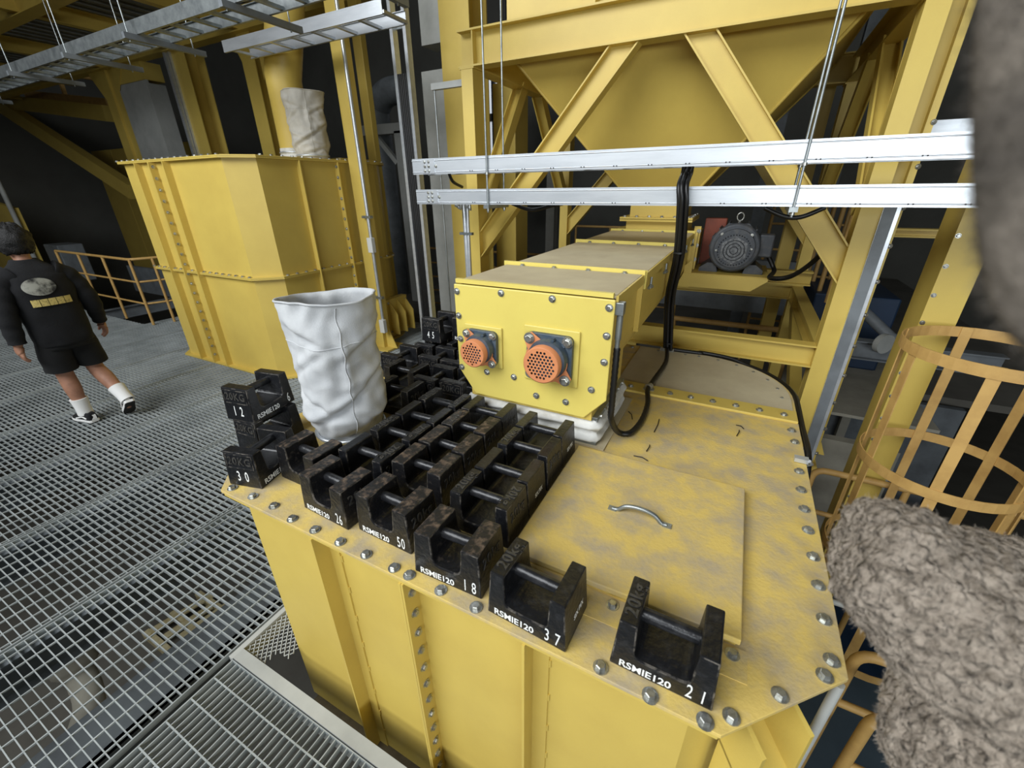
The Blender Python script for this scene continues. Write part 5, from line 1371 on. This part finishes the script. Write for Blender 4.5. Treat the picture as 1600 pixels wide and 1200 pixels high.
def back_pt(x, z, e=.004):
    """point on the back of the sweatshirt"""
    for a, b in zip(TORSO[:-1], TORSO[1:]):
        if a[2] <= z <= b[2]:
            t = (z - a[2]) / (b[2] - a[2]); r_ = [p + (q - p) * t for p, q in zip(a, b)]; break
    c_ = min(.999, abs(x) / r_[3]) ** (1 / .82); s_ = math.sqrt(1 - c_ * c_) ** .82
    return L2W(x, r_[1] - r_[4] * s_ - e, z)


def patch(name, m, x0, x1, z0, z1, parent, oval=False, nx=16, nz=12, e=.012):
    vs = []; fs = []
    for j in range(nz + 1):
        for i in range(nx + 1):
            u, v = i / nx * 2 - 1, j / nz * 2 - 1
            su, sv = (u * math.sqrt(max(0, 1 - v * v / 2)), v * math.sqrt(max(0, 1 - u * u / 2))) if oval else (u, v)
            vs.append(back_pt((x0 + x1) / 2 + su * (x1 - x0) / 2, (z0 + z1) / 2 + sv * (z1 - z0) / 2, e))
    for j in range(nz):
        for i in range(nx): fs.append((j * (nx + 1) + i, j * (nx + 1) + i + 1, (j + 1) * (nx + 1) + i + 1, (j + 1) * (nx + 1) + i))
    g = MB(); g.add(vs, fs, True); return g.build(name, m, parent)


patch('back_print', GREYP, -.145, .065, 1.255, 1.40, sweat, True)
for k in range(5): patch('print_block', GOLD, -.135 + k * .053, -.086 + k * .053, 1.165, 1.225, sweat, False, 3, 3)

# ================================================================ KNITTED PIECE AND FUR CLOSE TO THE LENS
nt = KNIT.node_tree; N_, L_n = nt.nodes, nt.links
vo = N_.new('ShaderNodeTexVoronoi'); vo.inputs['Scale'].default_value = 95.0
tcn = [n for n in N_ if n.type == 'TEX_COORD'][0]; mpn = N_.new('ShaderNodeMapping'); mpn.inputs['Scale'].default_value = (1.0, 1.5, 0.8); mpn.inputs['Rotation'].default_value = (.3, .5, .6)
L_n.new(tcn.outputs['Object'], mpn.inputs[0]); L_n.new(mpn.outputs[0], vo.inputs['Vector'])
bpn = [n for n in N_ if n.type == 'BUMP'][0]; b2 = N_.new('ShaderNodeBump'); b2.inputs['Strength'].default_value = 1.0; b2.inputs['Distance'].default_value = .006; b2.invert = True
L_n.new(vo.outputs['Distance'], b2.inputs['Height']); L_n.new(bpn.outputs[0], b2.inputs['Normal']); L_n.new(b2.outputs[0], N_['Principled BSDF'].inputs['Normal'])


STI = bpy.data.textures.new('stitches', 'VORONOI'); STI.noise_scale = .013; STI.intensity = 1.0
LUM = bpy.data.textures.new('lumps', 'CLOUDS'); LUM.noise_scale = .05


def blob(ch_, name, m, parent, sub=5):
    o = skin_obj(name, [p for p, _ in ch_], [(i, i + 1) for i in range(len(ch_) - 1)], [r_ for _, r_ in ch_], m, parent, 0, sub)
    for tx, st in ((LUM, .016), (STI, -.007)):
        d = o.modifiers.new('relief', 'DISPLACE'); d.texture = tx; d.strength = st; d.mid_level = .5; d.texture_coords = 'LOCAL'
    return o


def fuzz(objs, name, n, ln, m, parent, wid=.0002, lie=.8):
    """loose fibres standing on the surfaces of objs, one mesh"""
    bpy.context.view_layer.update(); dg = bpy.context.evaluated_depsgraph_get(); off = V(parent['_w']); vs = []; fs = []
    for ob in objs:
        ev = ob.evaluated_get(dg); me = ev.to_mesh(); P = [v.co.copy() + off for v in me.vertices]; tris = []; acc = 0.0; cum = []
        for p in me.polygons:
            q = p.vertices
            for k in range(1, len(q) - 1):
                a, b, c = P[q[0]], P[q[k]], P[q[k + 1]]; ar = (b - a).cross(c - a).length; acc += ar; tris.append((a, b, c)); cum.append(acc)
        ev.to_mesh_clear(); import bisect
        for _ in range(n):
            a, b, c = tris[min(len(tris) - 1, bisect.bisect(cum, random.random() * acc))]; u, v = random.random(), random.random()
            if u + v > 1: u, v = 1 - u, 1 - v
            p = a + (b - a) * u + (c - a) * v; nn = (b - a).cross(c - a).normalized()
            d = (nn + V((random.gauss(0, lie), random.gauss(0, lie), random.gauss(0, lie)))).normalized(); l = ln * random.uniform(.4, 1.3)
            if d.dot(nn) < .05: d = (d + nn * .4).normalized()
            q = p + d * l; mid = p + d * l * .5 + V((random.gauss(0, 1), random.gauss(0, 1), random.gauss(0, 1))) * l * .12
            sd = d.cross(V((random.gauss(0, 1), random.gauss(0, 1), random.gauss(0, 1)))).normalized() * wid
            o = len(vs); vs += [p - sd, p + sd, mid + sd * .8, mid - sd * .8, q]; fs += [(o, o + 1, o + 2, o + 3), (o + 3, o + 2, o + 4)]
    g = MB(); g.add(vs, fs); return g.build(name, m, parent, kind='stuff')


kn_ = thing('knitted_sleeve', 'fuzzy grey-brown knitted sleeve reaching in beside the bolted tank edge', 'knitwear', tuple(PD(1500, 1000, .40)))
ks = [(PD(1322, 850, .46), .058), (PD(1352, 858, .455), .066), (PD(1425, 905, .44), .078), (PD(1500, 975, .42), .084), (PD(1570, 1035, .40), .080), (PD(1680, 1110, .39), .078), (PD(1850, 1230, .37), .080), (CAM + V((.62, -.05, -.42)), .085), (CAM + V((.85, -.35, -.50)), .09)]
ls = [(PD(1530, 1030, .46), .070), (PD(1545, 1110, .44), .088), (PD(1540, 1190, .43), .096), (PD(1580, 1290, .43), .100), (PD(1720, 1400, .41), .100), (CAM + V((.60, -.02, -.50)), .095)]
bk_ = [(PD(1450, 850, .54), .045), (PD(1530, 890, .53), .055), (PD(1680, 950, .52), .06), (PD(1850, 1080, .47), .065), (CAM + V((.62, .0, -.40)), .08)]
o1 = blob(ks, 'upper_roll', KNIT, kn_); o2 = blob(ls, 'lower_roll', KNIT, kn_); o3 = blob(bk_, 'back_fold', KNIT, kn_)
fuzz([o1], 'fibres', 24000, .006, FIBER, kn_, .00016); fuzz([o2], 'fibres', 19000, .006, FIBER, kn_, .00016); fuzz([o3], 'fibres', 9000, .006, FIBER, kn_, .00016)
fu = thing('fur_trim', 'blurred dark grey-brown fur strip hanging above the knitted sleeve', 'fur', tuple(PD(1620, 200, .13)))
fs_ = [(CAM + V((.22, -.06, .20)), .02), (PD(1690, -260, .12), .018), (PD(1655, -90, .12), .018), (PD(1650, 60, .12), .017), (PD(1642, 200, .12), .0172), (PD(1648, 330, .12), .0165), (PD(1652, 430, .12), .0155), (PD(1680, 500, .12), .014), (PD(1780, 600, .12), .015), (CAM + V((.24, .0, -.02)), .017)]
STI.noise_scale = .013; o4 = skin_obj('fur_strip', [p for p, _ in fs_], [(i, i + 1) for i in range(len(fs_) - 1)], [r_ for _, r_ in fs_], FUR, fu, 0, 3)
fuzz([o4], 'fibres', 26000, .005, FUR, fu, .00012)

# ---------------------------------------------------------------- tidy helper properties
for o in bpy.data.objects:
    if '_w' in o: del o['_w']
